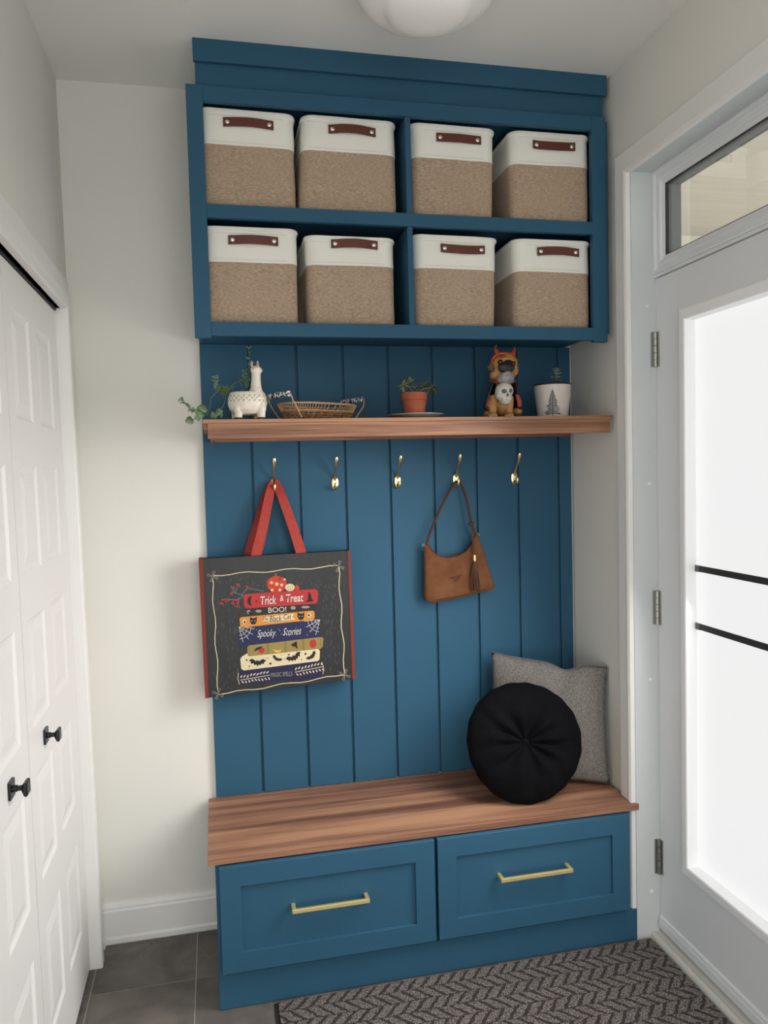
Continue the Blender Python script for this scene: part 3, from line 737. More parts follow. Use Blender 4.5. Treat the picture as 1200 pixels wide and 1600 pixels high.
ptext('&', 623, 376, 26, 40, -.06, C_WHITE, 5, .15)
ptext('Treat', 712, 374, 120, 56, -.06, C_WHITE, 5, .15, .012)
ptext('BOO!', 592, 456, 125, 36, -.06, C_WHITE, 5)
ptext('The', 508, 518, 38, 26, -.07, C_BLK, 6, .2)
ptext('Black', 580, 517, 86, 40, -.09, C_BLK, 6, .25)
ptext('Cat', 662, 504, 54, 36, -.09, C_BLK, 6, .25)
ptext('Spooky', 518, 626, 130, 66, -.07, C_WHITE, 5, .5, -.004)
ptext('Stories', 694, 606, 130, 50, -.07, C_WHITE, 5, .5, -.004)
ptext('MAGIC SPELLS', 622, 904, 150, 30, -.06, C_GREY, 5, .1)
# straps: two webbing handles over the hook
def ribbon(pts, wv, thick, name, m, parent):
    rings = []
    for (x, y, z), (wx, wy, wz) in zip(pts, wv):
        rings.append([(x - wx, y - wy, z - wz), (x + wx, y + wy, z + wz), (x + wx, y + wy + thick, z + wz), (x - wx, y - wy + thick, z - wz)])
    return obj(name, MB().loft(rings), m, parent)
hx, hz = .2216, 1.4655
def bez(ps, n):
    out = []
    for i in range(len(ps) - 1):
        p0, p1, p2, p3 = Vector(ps[max(i - 1, 0)]), Vector(ps[i]), Vector(ps[i + 1]), Vector(ps[min(i + 2, len(ps) - 1)])
        for k in range(n):
            t = k / n
            out.append(tuple(.5 * ((2 * p1) + (p2 - p0) * t + (2 * p0 - 5 * p1 + 4 * p2 - p3) * t * t + (3 * p1 - p0 - 3 * p2 + p3) * t ** 3)))
    out.append(tuple(ps[-1])); return out
front = bez([(.150, TY + .008, 1.20), (.152, TY + .008, 1.235), (.178, -.055, 1.33), (.203, -.036, 1.43), (.214, -.0235, 1.462), (.2216, -.0225, 1.471), (.230, -.0235, 1.462), (.245, -.040, 1.42), (.276, -.056, 1.32), (.298, TY + .008, 1.238), (.302, TY + .008, 1.20)], 5)
def wvec(pts, wmax, wmin, tilt):
    n = len(pts); out = []
    for i in range(n):
        a = Vector(pts[max(i - 1, 0)]); b = Vector(pts[min(i + 1, n - 1)]); t = (b - a).normalized()
        s = abs(i / (n - 1) - .5) * 2
        w = wmin + (wmax - wmin) * min(1, s * 1.4)
        nrm = Vector((t.z, 0, -t.x)); nrm.normalize()
        if nrm.x < 0: nrm = -nrm
        if abs(t.z) < .55: nrm = Vector((0, 0, 1)) * .4 + nrm * .6
        v = nrm * w; v.y = tilt * w; out.append(tuple(v))
    return out
ribbon(front, wvec(front, .0165, .0125, .2), .0018, 'strap', REDW, tb)
back = bez([(.128, -.021, 1.20), (.130, -.021, 1.24), (.160, -.020, 1.33), (.190, -.019, 1.42), (.208, -.0165, 1.460), (.2216, -.0150, 1.4690), (.234, -.0165, 1.460), (.252, -.019, 1.41), (.280, -.020, 1.32), (.302, -.021, 1.24), (.304, -.021, 1.20)], 5)
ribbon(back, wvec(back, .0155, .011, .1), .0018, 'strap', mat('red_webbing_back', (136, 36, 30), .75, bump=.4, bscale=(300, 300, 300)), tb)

# ------------------------------------------------------------------ suede handbag
hb = thing('handbag', 'small tan suede shoulder bag with a tassel hanging from a brass hook', 'handbag', (.84, -.035, 1.05))
def interp(tab, s):
    for (s0, a), (s1, b) in zip(tab[:-1], tab[1:]):
        if s <= s1:
            t = (s - s0) / (s1 - s0); t2 = t
            return tuple(p + (q - p) * t2 for p, q in zip(a, b))
    return tab[-1][1]
bot = [(0, (.7125, 1.072)), (.04, (.717, 1.060)), (.12, (.742, 1.0495)), (.5, (.842, 1.063)), (.9, (.950, 1.0815)), (1, (.968, 1.090))]
top = [(0, (.7165, 1.238)), (.05, (.7235, 1.250)), (.12, (.7335, 1.243)), (.18, (.744, 1.226)), (.28, (.765, 1.208)), (.42, (.800, 1.199)), (.55, (.835, 1.2035)), (.68, (.865, 1.2175)), (.78, (.883, 1.239)), (.86, (.894, 1.262)), (.93, (.903, 1.277)), (1, (.912, 1.268))]
NS, NT = 48, 14
YB = -.034
def bagpt(i, j, side):
    s = i / NS; t = j / NT
    b = interp(bot, s); tp = interp(top, s)
    x = b[0] + (tp[0] - b[0]) * t; z = b[1] + (tp[1] - b[1]) * t
    e = max(0, 1 - (2 * s - 1) ** 6) ** .5
    d = .026 * e * (1 - t * .72) * min(1, (t + .02) / .06) ** .5
    d += .0018 * mnoise.noise(Vector((x * 30, z * 30, side)))* e
    return (x, YB + side * max(d, .0012), z)
mb = MB()
fr = [[bagpt(i, j, -1) for i in range(NS + 1)] + [bagpt(i, j, 1) for i in range(NS, -1, -1)] for j in range(NT + 1)]
mb.loft(fr)
bd_ = obj('bag_body', mb, SUEDE, hb, smooth=True)
# rolled edge of the opening
obj('edge_trim', MB().tube([(interp(top, k / 40)[0], YB - .0085 * max(0, 1 - (2 * k / 40 - 1) ** 6) ** .5, interp(top, k / 40)[1] + .0005) for k in range(2, 39)], .0016, 6), SUEDE2, bd_, smooth=True)
hx4 = .8455
sp = bez([(.7245, YB, 1.243), (.735, YB, 1.275), (.762, -.033, 1.335), (.800, -.030, 1.405), (.830, -.023, 1.447), (hx4, -.0205, 1.4562), (.858, -.023, 1.447), (.872, -.030, 1.40), (.884, -.033, 1.335), (.896, YB, 1.292), (.905, YB, 1.272)], 6)
obj('shoulder_strap', MB().tube(sp, .0046, 10, flat=.9, side=(0, 1, 0)), SUEDE2, hb, smooth=True)
for x, z in ((.7165, 1.246), (.911, 1.274)):
    obj('ring', MB().tube([(x + .004 * math.cos(a), YB, z + .004 * math.sin(a)) for a in (2 * math.pi * k / 12 for k in range(13))], .0012, 6), BRASS, hb, smooth=True)
obj('knot', MB().ell((.8845, -.038, 1.311), (.0105, .009, .0065)).tube([(.874, -.045, 1.308), (.8845, -.048, 1.313), (.894, -.044, 1.316)], .0035, 8), SUEDE2, hb, smooth=True)
tcord = bez([(.8835, -.045, 1.307), (.8835, -.050, 1.27), (.886, -.056, 1.225), (.8868, -.060, 1.205)], 5)
obj('cord', MB().tube(tcord, .0022, 6).tube([(x + .004 * math.sin(math.pi * i / 15), y, z) for i, (x, y, z) in enumerate(tcord)], .0020, 6), SUEDE2, hb, smooth=True)
ts = obj('tassel', MB().lathe([(.0035, .018), (.0044, .014), (.0044, 0), (.004, -.004)], (.887, -.062, 1.189), 12), GOLD, hb, smooth=True, label='gold tassel cap')
fr_ = MB(); rt = random.Random(2)
for k in range(22):
    a = 2 * math.pi * k / 22; r0, r1 = .003, rt.uniform(.006, .0165)
    x0, y0 = .887 + r0 * math.cos(a), -.062 + r0 * .8 * math.sin(a); x1 = .8865 + r1 * math.cos(a); y1 = -.063 + r1 * .6 * math.sin(a)
    fr_.tube([(x0, y0, 1.188), ((x0 + x1) / 2 + .002 * math.cos(a), (y0 + y1) / 2, 1.15), (x1, y1, 1.115), (x1 + rt.uniform(-.002, .002), y1, 1.083 + rt.uniform(-.004, .01))], .0016, 5)
fo = obj('tassel_fringe', fr_, SUEDE2, ts, smooth=True); fo['kind'] = 'stuff'
obj('tie_cord', MB().tube(bez([(.800, -.0605, 1.133), (.815, -.0625, 1.1365), (.830, -.0625, 1.1345), (.842, -.062, 1.143)], 4), .0016, 6).tube([(.830, -.0625, 1.1345), (.824, -.063, 1.126), (.818, -.0625, 1.120)], .0015, 6), SUEDE2, hb, smooth=True)

# ------------------------------------------------------------------ cushions
GREYF = mat('grey_weave', (70, 67, 64), .95, rgb2=(146, 141, 136), nscale=(300, 300, 300), ndetail=2, contrast=.5, bump=.7, bscale=(300, 300, 300))
BLKF = mat('black_velvet', (7, 7, 10), .9, rgb2=(10, 10, 13), nscale=(40, 40, 40), bump=.1, bscale=(300, 300, 300), spec=.1)
BZ = .4418
# square pillow standing diagonally in the corner
def sq_pillow():
    H = .402; N = 30
    B0, B1 = Vector((.905, -.115, BZ + .004)), Vector((1.2720, -.268, BZ + .006))
    T0, T1 = Vector((.9445, -.050, .866)), Vector((1.2790, -.240, .8350))
    nrm = ((B1 - B0).cross(T0 - B0)).normalized()
    if nrm.y > 0: nrm = -nrm
    def pt(u, v, side):
        a, b = (u + 1) / 2, (v + 1) / 2
        # pinched edges: middle of each side pulled in, corners pointed
        au = u * (1 - .055 * (1 - v * v)); bv = v * (1 - .05 * (1 - u * u))
        chop = .052 * math.exp(-((u - .30) / .20) ** 2) * max(0, v) ** 3
        a, b = (au + 1) / 2, (bv + 1) / 2 - chop
        p = (B0 * (1 - a) + B1 * a) * (1 - b) + (T0 * (1 - a) + T1 * a) * b
        th = .043 * (max(0, 1 - abs(u) ** 2.6) ** .62) * (max(0, 1 - abs(v) ** 2.6) ** .62)
        th *= 1 - .55 * math.exp(-((u - .30 + .25 * (1 - v)) / .13) ** 2) * max(0, v + .1) ** 1.5
        w = .0035 * mnoise.noise(Vector((u * 2.5, v * 2.5, 3 + side))) + .0016 * mnoise.noise(Vector((u * 6, v * 6, 8 + side)))
        edge = (1 - abs(u) ** 6) * (1 - abs(v) ** 6)
        return p + nrm * side * (th + w * edge + .0015)
    m = MB()
    for side in (1, -1):
        vs = [pt(-1 + 2 * i / N, -1 + 2 * j / N, side) for j in range(N + 1) for i in range(N + 1)]
        fs = [(j * (N + 1) + i, j * (N + 1) + i + 1, (j + 1) * (N + 1) + i + 1, (j + 1) * (N + 1) + i) for j in range(N) for i in range(N)]
        m.add(vs, fs)
    me = m.mesh('pillow')
    bm = bmesh.new(); bm.from_mesh(me); bmesh.ops.remove_doubles(bm, verts=bm.verts, dist=.0045 * .8); bmesh.ops.recalc_face_normals(bm, faces=bm.faces); bm.to_mesh(me); bm.free()
    me.shade_smooth()
    o = obj('throw_pillow', me, GREYF)
    low = min(v.co.z for v in me.vertices)
    if low < BZ: o.location.z += BZ - low
    tag(o, 'square grey woven throw pillow standing in the bench corner', 'pillow')
    pts = [pt(-1 + 2 * k / 20, 1, 0) for k in range(21)]
    sm = obj('seam', MB().tube(pts, .0014, 6).tube([pt(1, 1 - 2 * k / 20, 0) for k in range(21)], .0014, 6), GREYF, o, smooth=True)
    return o
sq_pillow()
def round_pillow():
    rt = thing('round_pillow', 'round black tufted cushion leaning on the grey pillow', 'pillow', (.96, -.27, BZ))
    Rr = .1875
    upv = Vector((.02, .33, 1)).normalized(); nr = Vector((-.12, -1, .33)); nr = (nr - upv * nr.dot(upv)).normalized(); rv = upv.cross(nr) * -1
    if rv.x < 0: rv = -rv
    C = Vector((.9700, -.270, .0)); 
    def pt(rho, th, side):
        h = .054 * max(0, 1 - rho ** 2.6) ** .55
        d = math.exp(-(rho / .26) ** 1.5)
        h -= .036 * d * (1 if side > 0 else .8)
        pl = math.sin(th * 9 + 1.6 * math.sin(th * 2 + .5)) * .0085 * math.exp(-((rho - .40) / .30) ** 2) + .0045 * math.sin(th * 17 + math.sin(th * 5)) * math.exp(-((rho - .9) / .14) ** 2)
        wv = .008 * mnoise.noise(Vector((math.cos(th) * rho * 3, math.sin(th) * rho * 3, side * 2)))
        r = Rr * rho * (1 + .012 * math.sin(th * 3 + 1) + .006 * math.sin(th * 19))
        return rv * (r * math.cos(th)) + upv * (r * math.sin(th)) + nr * side * (max(h, .0) + (pl + wv) * min(1, (1 - rho) * 6))
    N, M = 96, 26
    rings = [[pt(max(.004, k / M), 2 * math.pi * i / N, 1) for i in range(N)] for k in range(M + 1)]
    rings += [[pt(max(.004, k / M), 2 * math.pi * i / N, -1) for i in range(N)] for k in range(M - 1, -1, -1)]
    zmin = min(p.z for r in rings for p in r)
    C.z = BZ + .0005 - zmin
    obj('cushion', MB().loft([[tuple(C + p) for p in r] for r in rings]), BLKF, rt, smooth=True)
    b = C + pt(.0, 0, 1)
    obj('button', MB().tube([b - nr * .001, b + nr * .004, b + nr * .006], [.011, .010, .005], 14), BLKF, rt, smooth=True)
    return C, nr
round_pillow()

# ------------------------------------------------------------------ floor mat
def mat_material():
    m = bpy.data.materials.new('chevron_carpet'); m.use_nodes = True
    nt = m.node_tree; P = nt.nodes['Principled BSDF']; L = nt.links
    tc = nt.nodes.new('ShaderNodeTexCoord'); sp = nt.nodes.new('ShaderNodeSeparateXYZ')
    n0 = nt.nodes.new('ShaderNodeTexNoise'); n0.inputs['Scale'].default_value = 70; n0.inputs['Detail'].default_value = 2
    L.new(tc.outputs['Object'], n0.inputs['Vector'])
    va = nt.nodes.new('ShaderNodeVectorMath'); va.operation = 'MULTIPLY_ADD'; va.inputs[1].default_value = (.013, .013, 0)
    L.new(n0.outputs['Color'], va.inputs[0]); L.new(tc.outputs['Object'], va.inputs[2]); L.new(va.outputs[0], sp.inputs[0])
    def mth(op, a, b=None, c=None):
        n = nt.nodes.new('ShaderNodeMath'); n.operation = op
        for i, q in enumerate((a, b, c)):
            if q is None: continue
            if isinstance(q, (int, float)): n.inputs[i].default_value = q
            else: L.new(q, n.inputs[i])
        return n.outputs[0]
    Pd, A, p = .092, .040, .040
    fy = mth('FRACT', mth('MULTIPLY', sp.outputs['Y'], 1 / Pd))
    tri = mth('MULTIPLY', mth('ABSOLUTE', mth('SUBTRACT', fy, .5)), 2 * A)
    half = mth('MULTIPLY', mth('GREATER_THAN', fy, .5), p * .5)
    sx = mth('FRACT', mth('MULTIPLY', mth('ADD', mth('ADD', sp.outputs['X'], tri), half), 1 / p))
    lightf = mth('GREATER_THAN', sx, .30)
    rowd = mth('ABSOLUTE', mth('SUBTRACT', mth('FRACT', mth('MULTIPLY', sp.outputs['Y'], 2 / Pd)), .5))
    lightf = mth('MULTIPLY', lightf, mth('LESS_THAN', rowd, .47))
    n1 = nt.nodes.new('ShaderNodeTexNoise'); n1.inputs['Scale'].default_value = 300; n1.inputs['Detail'].default_value = 1; L.new(tc.outputs['Object'], n1.inputs['Vector'])
    spk = nt.nodes.new('ShaderNodeValToRGB'); e = spk.color_ramp.elements
    e[0].position = .38; e[0].color = lin(34, 31, 31); e[1].position = .62; e[1].color = lin(142, 131, 125)
    L.new(n1.outputs['Fac'], spk.inputs[0])
    dk = nt.nodes.new('ShaderNodeValToRGB'); e = dk.color_ramp.elements
    e[0].position = .38; e[0].color = lin(24, 22, 23); e[1].position = .66; e[1].color = lin(70, 64, 63)
    L.new(n1.outputs['Fac'], dk.inputs[0])
    mx = nt.nodes.new('ShaderNodeMix'); mx.data_type = 'RGBA'
    L.new(lightf, mx.inputs[0]); L.new(dk.outputs[0], mx.inputs[6]); L.new(spk.outputs[0], mx.inputs[7])
    L.new(mx.outputs[2], P.inputs['Base Color']); P.inputs['Roughness'].default_value = .95
    hs = mth('ADD', mth('MULTIPLY', lightf, .6), n1.outputs['Fac'])
    bp = nt.nodes.new('ShaderNodeBump'); bp.inputs['Strength'].default_value = .7; bp.inputs['Distance'].default_value = .003
    L.new(hs, bp.inputs['Height']); L.new(bp.outputs[0], P.inputs['Normal'])
    return m
fm = thing('floor_mat', 'dark grey chevron patterned door mat in front of the bench', 'mat', (.75, -.8, 0))
obj('backing', box(.1425, 1.3265, -1.28, -.4205, .0002, .0045), mat('mat_rubber', (30, 29, 30), .8), fm, bevel=.001)
obj('pile', box(.153, 1.3225, -1.27, -.4245, .0046, .0095), mat_material(), fm, bevel=.0015)

# ------------------------------------------------------------------ ceiling light
OPAL = mat('opal_glass', (253, 251, 248), .5, spec=.3)
lt = thing('ceiling_light', 'round white opal glass flush ceiling light', 'ceiling light', (.578, -.685, ZC))
LC = (.578, -.685, 0)
obj('base_plate', MB().lathe([(.12, ZC - .0005), (.12, ZC - .02), (.11, ZC - .024)], LC, 40), TRIM, lt, smooth=True)
prof = [(.150, 2.690), (.165, 2.682), (.169, 2.668), (.164, 2.650), (.150, 2.634), (.128, 2.624), (.108, 2.619), (.104, 2.6165), (.100, 2.610), (.088, 2.600), (.066, 2.591), (.04, 2.586), (.015, 2.584), (.0, 2.584)]
obj('glass_shade', MB().lathe(prof, LC, 64), OPAL, lt, smooth=True)

# ------------------------------------------------------------------ plants helpers
def leaf_mesh(name, l, w, m, fold=.25, curl=.15, thick=.0007, n=6):
    mb = MB(); rows = []
    for k in range(n + 1):
        t = k / n; ww = w * math.sin(math.pi * min(.985, max(.02, t)) ** .8)
        y = l * t; z = -curl * l * t * t
        rows.append(((-ww, y, z + fold * ww), (0, y, z), (ww, y, z + fold * ww)))
    rings = [[a, b, c, (c[0], c[1], c[2] - thick), (b[0], b[1], b[2] - thick), (a[0], a[1], a[2] - thick)] for a, b, c in rows]
    me = mb.loft(rings).mesh(name); me.materials.append(m); me.shade_smooth(); return me
def place_leaf(me, parent, loc, direction, roll=0.0, s=1.0, name='leaf'):
    o = bpy.data.objects.new(name, me); COL.objects.link(o)
    d = Vector(direction).normalized(); q = d.to_track_quat('Y', 'Z')
    o.matrix_basis = Matrix.Translation(loc) @ q.to_matrix().to_4x4() @ Matrix.Rotation(roll, 4, 'Y') @ Matrix.Scale(s, 4)
    attach(o, parent); return o
G1 = mat('leaf_sage', (104, 132, 96), .55, rgb2=(138, 160, 126), nscale=(40, 40, 40))
G2 = mat('leaf_dusty', (82, 116, 96), .5, rgb2=(108, 140, 118), nscale=(40, 40, 40))
G3 = mat('leaf_olive', (86, 104, 52), .5, rgb2=(112, 126, 70), nscale=(60, 60, 60))
STEM = mat('plant_stem', (104, 112, 86), .6)
SOIL = mat('potting_soil', (40, 30, 24), .95, bump=.6, bscale=(300, 300, 300))
def remesh(o, vox, smooth_it=6):
    r = o.modifiers.new('merge', 'REMESH'); r.mode = 'VOXEL'; r.voxel_size = vox; r.use_smooth_shade = True
    s = o.modifiers.new('relax', 'SMOOTH'); s.factor = .5; s.iterations = smooth_it

# ------------------------------------------------------------------ llama planter
LX, LY = .1345, -.238
lm = thing('llama_planter', 'white ceramic llama planter with trailing succulents at the shelf left end', 'planter', (LX, LY, SZ))
CER = mat('cream_ceramic', (232, 224, 210), .35, rgb2=(222, 212, 196), nscale=(120, 120, 120), contrast=.3, coat=.2)
k = .00025
mb = MB()
mb.lathe([(.018, .014), (.040, .018), (.052, .030), (.0575, .048), (.0565, .066), (.053, .077), (.048, .0825), (.044, .0835), (.043, .076), (.03, .07)], (0, 0, 0), 36, 1.0, .78)
for x, y in ((-.0285, -.022), (.0375, -.022), (-.034, .020), (.030, .020)):
    mb.lathe([(.0118, .0005), (.0122, .008), (.0125, .02), (.016, .034), (.012, .05)], (x, y, 0), 16)
neck = [(.024, -.012, .060), (.025, -.012, .080), (.0255, -.012, .095), (.0262, -.012, .115), (.027, -.012, .132), (.0268, -.012, .150)]
mb.tube(neck, [.030, .0215, .0162, .0138, .0135, .0125], 16)
mb.ell((.0272, -.013, .146), (.0165, .014, .0125)).ell((.0368, -.0155, .1445), (.0095, .0095, .0088))
bo = obj('body', mb.map(lambda x, y, z: (LX + x, LY + y, SZ + z)), CER, lm); remesh(bo, .0022, 5)
EARP = mat('ear_pink', (206, 120, 98), .5)
for dx in (-.0105, .0065):
    e = obj('ear', MB().loft([[(LX + .0262 + dx + a, LY - .012 + b, SZ + z) for a, b in ((-w, 0), (0, -w * .6), (w, 0), (0, w * .6))] for w, z in ((.0042, .154), (.0052, .160), (.0042, .168), (.001, .1735))]), CER, lm, sub=1)
    obj('inner_ear', MB().loft([[(LX + .0262 + dx + a, LY - .0152 - b, SZ + z) for a, b in ((-w, 0), (0, .0012), (w, 0), (0, -.001))] for w, z in ((.002, .1565), (.0032, .161), (.0026, .167), (.0006, .171))]), EARP, e, sub=1)
HOOF = mat('hoof_black', (22, 20, 20), .4)
for x, y in ((-.0285, -.022), (.0375, -.022), (-.034, .020), (.030, .020)):
    obj('hoof', MB().lathe([(.0126, .0003), (.0131, .0015), (.0130, .0060), (.0124, .0068)], (LX + x, LY + y, SZ), 18), HOOF, lm, smooth=True)
for dx, dy, z in ((-.0075 + .0272, -.0262, .150), (.0420, -.0225, .1465)):
    obj('eye', MB().ell((LX + dx, LY + dy, SZ + z), (.0014, .0012, .0016), 8, 6), HOOF, lm, smooth=True)
mk = MB(); n = 46
for i in range(n):
    a = -math.pi + 2 * math.pi * i / n
    for row in range(3):
        zc = .069 - row * .0068; rr = {0: .0563, 1: .0572, 2: .0576}[row] + .0002
        if (i + row) % 2: continue
        sl = .0026 if row != 1 else -.0026
        pts = []
        for t in (-1, 1):
            aa = a + t * sl / rr * .9; pts.append((LX + rr * math.cos(aa), LY + rr * .78 * math.sin(aa), SZ + zc + t * .0024))
        mk.tube(pts, .0009, 5)
po = obj('painted_dashes', mk, mat('dash_green', (82, 104, 92), .5), lm, smooth=True); po['kind'] = 'stuff'
obj('soil', MB().lathe([(.0, .0795), (.043, .0795), (.043, .0745), (.0, .0745)], (LX, LY, SZ), 24, 1, .78), SOIL, lm)
lfA = leaf_mesh('leaf', .0140, .0044, G1, .2, .2); lfB = leaf_mesh('leaf', .0130, .0038, G2, .2, .2)
lfR = leaf_mesh('leaf', .017, .0092, G1, .12, .15); lfO = leaf_mesh('leaf', .0135, .0024, G3, .3, .1)
rp = random.Random(11)
def P3(zx, zy, dy): return (LX + (zx - 870) * k, LY + dy, SZ + (945 - zy) * k)
def vine(pts, r=.0009, name='stem'): return obj(name, MB().tube(bez(pts, 6), r, 6), STEM, lm, smooth=True)
def dress(pts, me, step, parent, spread=1.0, s0=.7, s1=1.1, updir=.3):
    q = bez(pts, 6)
    for i in range(0, len(q) - 1, step):
        t = (Vector(q[i + 1]) - Vector(q[i])).normalized()
        for sgn in (-1, 1):
            a = rp.uniform(0, 6.28)
            side = t.cross(Vector((math.cos(a), math.sin(a), .3))).normalized() * sgn
            d = side * spread + t * .55 + Vector((0, -.25, updir * .3))
            place_leaf(me, parent, q[i], d, rp.uniform(-1.4, 1.4), rp.uniform(s0, s1))
s1_ = [P3(880, 600, .01), P3(890, 480, .025), P3(905, 330, .028), P3(915, 215, .026), P3(908, 85, .024)]
v = vine(s1_, .0010); dress(s1_[1:3], lfB, 1, lm, s0=.8, s1=1.2); dress(s1_[2:], lfB, 3, lm, s0=.8, s1=1.3)
for dx in (-1, 1):
    place_leaf(lfA, lm, P3(910, 90, .024), (dx * .6, -.3, .7), 0, .8); place_leaf(lfA, lm, P3(910, 92, .024), (dx * .5, .3, .7), .3, .8)
s1b = [P3(850, 610, .012), P3(845, 520, .02), P3(850, 430, .02), P3(855, 350, .018)]
vine(s1b); dress(s1b, lfB, 1, lm, s0=.9, s1=1.4)
s2_ = [P3(820, 600, .0), P3(790, 490, .005), P3(710, 520, .0), P3(640, 590, -.01), P3(545, 600, -.012), P3(520, 540, -.012), P3(500, 440, -.012)]
vine(s2_); dress(s2_[3:5], lfO, 1, lm, s0=.9, s1=1.3); dress(s2_[3:5], lfO, 1, lm, s0=.9, s1=1.3); dress(s2_[4:], lfA, 1, lm, s0=.6, s1=1.0)
for i in range(26):
    place_leaf(lfO, lm, P3(625 + rp.uniform(-55, 60), 610 + rp.uniform(-40, 20), rp.uniform(-.02, .0)), (rp.uniform(-1, 1), rp.uniform(-.6, .4), rp.uniform(-.9, .8)), rp.uniform(-1, 1), rp.uniform(.8, 1.4))
s3_ = [P3(560, 590, -.012), P3(460, 680, -.02), P3(435, 800, -.03), P3(400, 870, -.035), P3(280, 860, -.04), P3(200, 800, -.04), P3(110, 700, -.04)]
vine(s3_); dress(s3_[4:], lfA, 1, lm, s0=.7, s1=1.15)
s4_ = [P3(620, 680, -.01), P3(580, 790, -.02), P3(500, 855, -.03), P3(360, 900, -.035), P3(240, 940, -.04)]
vine(s4_)
for zx, zy, s in ((380, 820, 1.5), (450, 880, 1.5), (340, 880, 1.2), (220, 940, 1.2), (410, 900, 1.3), (480, 870, 1.25), (300, 915, .9), (330, 820, 1.1)):
    place_leaf(lfR, lm, P3(zx + 30, zy + 8, -.036 + rp.uniform(-.006, .006)), (-1 if zx < 400 else .5, -.5, rp.uniform(-.1, .35)), rp.choice((-1, 1)) * rp.uniform(.7, 1.5), s * 1.25)

# ------------------------------------------------------------------ wicker basket
BX, BY, BR = .3525, -.158, R(33)
bk = thing('wicker_basket', 'oval wicker tray basket with ceramic handle grips on the shelf', 'basket', (BX, BY, SZ))
WIC = mat('wicker', (166, 122, 78), .6, rgb2=(126, 86, 52), nscale=(90, 90, 160), contrast=.6, bump=.4, bscale=(300, 300, 300))
WICL = mat('wicker_light', (198, 160, 116), .6, rgb2=(164, 122, 82), nscale=(140, 140, 140))
def E3(a, z, out=0.0):
    t = z / .051
    A = .110 + .026 * t + out; B = .052 + .022 * t + out
    c, s = math.cos(a), math.sin(a); e = .72                      # squarish oval
    x = A * math.copysign(abs(c) ** e, c); y = B * math.copysign(abs(s) ** e, s)
    return (BX + x * math.cos(BR) - y * math.sin(BR), BY + x * math.sin(BR) + y * math.cos(BR), SZ + z)
def hoop(z, r, n=72, out=0): return MB().tube([E3(2 * math.pi * q / n, z, out) for q in range(n + 1)], r, 7)
obj('rim', hoop(.0495, .0030), WICL, bk, smooth=True)
obj('lower_band', hoop(.0285, .0021, out=.0012), WICL, bk, smooth=True)
obj('lower_band', hoop(.0245, .0014, out=.0012), WIC, bk, smooth=True)
obj('base_hoop', hoop(.0025, .0022), WIC, bk, smooth=True)
up = MB(); n = 76
for q in range(n):
    a = 2 * math.pi * q / n; up.tube([E3(a, .028), E3(a + .025, .039, .0008), E3(a + .035, .049)], .0011, 5)
uo = obj('upright_canes', up, WICL, bk, smooth=True); uo['kind'] = 'stuff'
wv = MB(); n = 30
for q in range(n):
    a = 2 * math.pi * q / n
    for sg in (1, -1):
        wv.tube([E3(a + sg * .17 * t, .002 + .026 * t, .0012 * math.sin(t * 12 + sg)) for t in (0, .25, .5, .75, 1)], .0013, 5)
for z in (.0105, .0185):
    wv.tube([E3(2 * math.pi * q / 160, z, .0014 * (1 if q % 2 else -1)) for q in range(161)], .0013, 5)
wo = obj('lattice_weave', wv, WIC, bk, smooth=True); wo['kind'] = 'stuff'
obj('woven_base', MB().prismz([E3(2 * math.pi * q / 40, 0, -.001)[:2] for q in range(40)], SZ + .0008, SZ + .0032), WIC, bk)
CERW = mat('grip_ceramic', (228, 228, 226), .2, rgb2=(44, 52, 86), nscale=(150, 150, 150), ndetail=1, contrast=.06, coat=.4)
def L2(x, y, z): return (BX + x * math.cos(BR) - y * math.sin(BR), BY + x * math.sin(BR) + y * math.cos(BR), SZ + z)
for sg in (-1, 1):
    hxp = sg * .148; hw = .048; hzz = .0745 if sg < 0 else .0705
    g = obj('handle_grip', MB().tube([L2(hxp, hw * t, hzz + .0) for t in (-1, -.96, -.88, -.8, -.3, -.25, 0, .25, .3, .8, .88, .96, 1)], [.006, .0088, .0092, .0080, .0082, .0092, .0086, .0092, .0082, .0080, .0092, .0088, .006], 16), CERW, bk, smooth=True)
    for s2 in (-1, 1):
        wire = bez([L2(hxp, s2 * (hw - .001), hzz), L2(hxp, s2 * (hw + .006), hzz - .003), L2(hxp - sg * .006, s2 * (hw + .0085), hzz - .022), L2(hxp - sg * .022, s2 * (hw + .008), .030), L2(hxp - sg * .040, s2 * (hw + .004), .006)], 5)
        obj('wire', MB().tube(wire, .0022, 7), WICL, bk, smooth=True)

# ------------------------------------------------------------------ plate and terracotta pot
PX, PY = .655, -.185
pl = tag(obj('saucer_plate', MB().lathe([(.0, .0), (.045, .0002), (.052, .003), (.075, .0075), (.0905, .0135), (.0905, .0150), (.0745, .0105), (.05, .006), (.0, .0055)], (PX + .003, PY, SZ + .0005), 56), mat('grey_plate', (170, 172, 166), .35, coat=.2), smooth=True), 'flat grey plate on the shelf under the terracotta pot', 'plate')
pz = SZ + .0067
tp = thing('potted_succulent', 'small terracotta pot with drooping green succulent on a grey plate', 'potted plant', (PX, PY, pz))
TER = mat('terracotta', (176, 92, 62), .8, rgb2=(160, 80, 54), nscale=(30, 30, 30), bump=.1, bscale=(300, 300, 300))
obj('pot', MB().lathe([(.0, .0), (.0295, .0), (.031, .001), (.0375, .052), (.0378, .0535), (.0408, .0545), (.0415, .076), (.0405, .0775), (.037, .0775), (.0365, .07), (.0, .069)], (PX, PY, pz), 40), TER, tp, smooth=True)
obj('soil', MB().lathe([(.0, .0705), (.036, .0705), (.036, .0692), (.0, .0692)], (PX, PY, pz), 24), SOIL, tp)
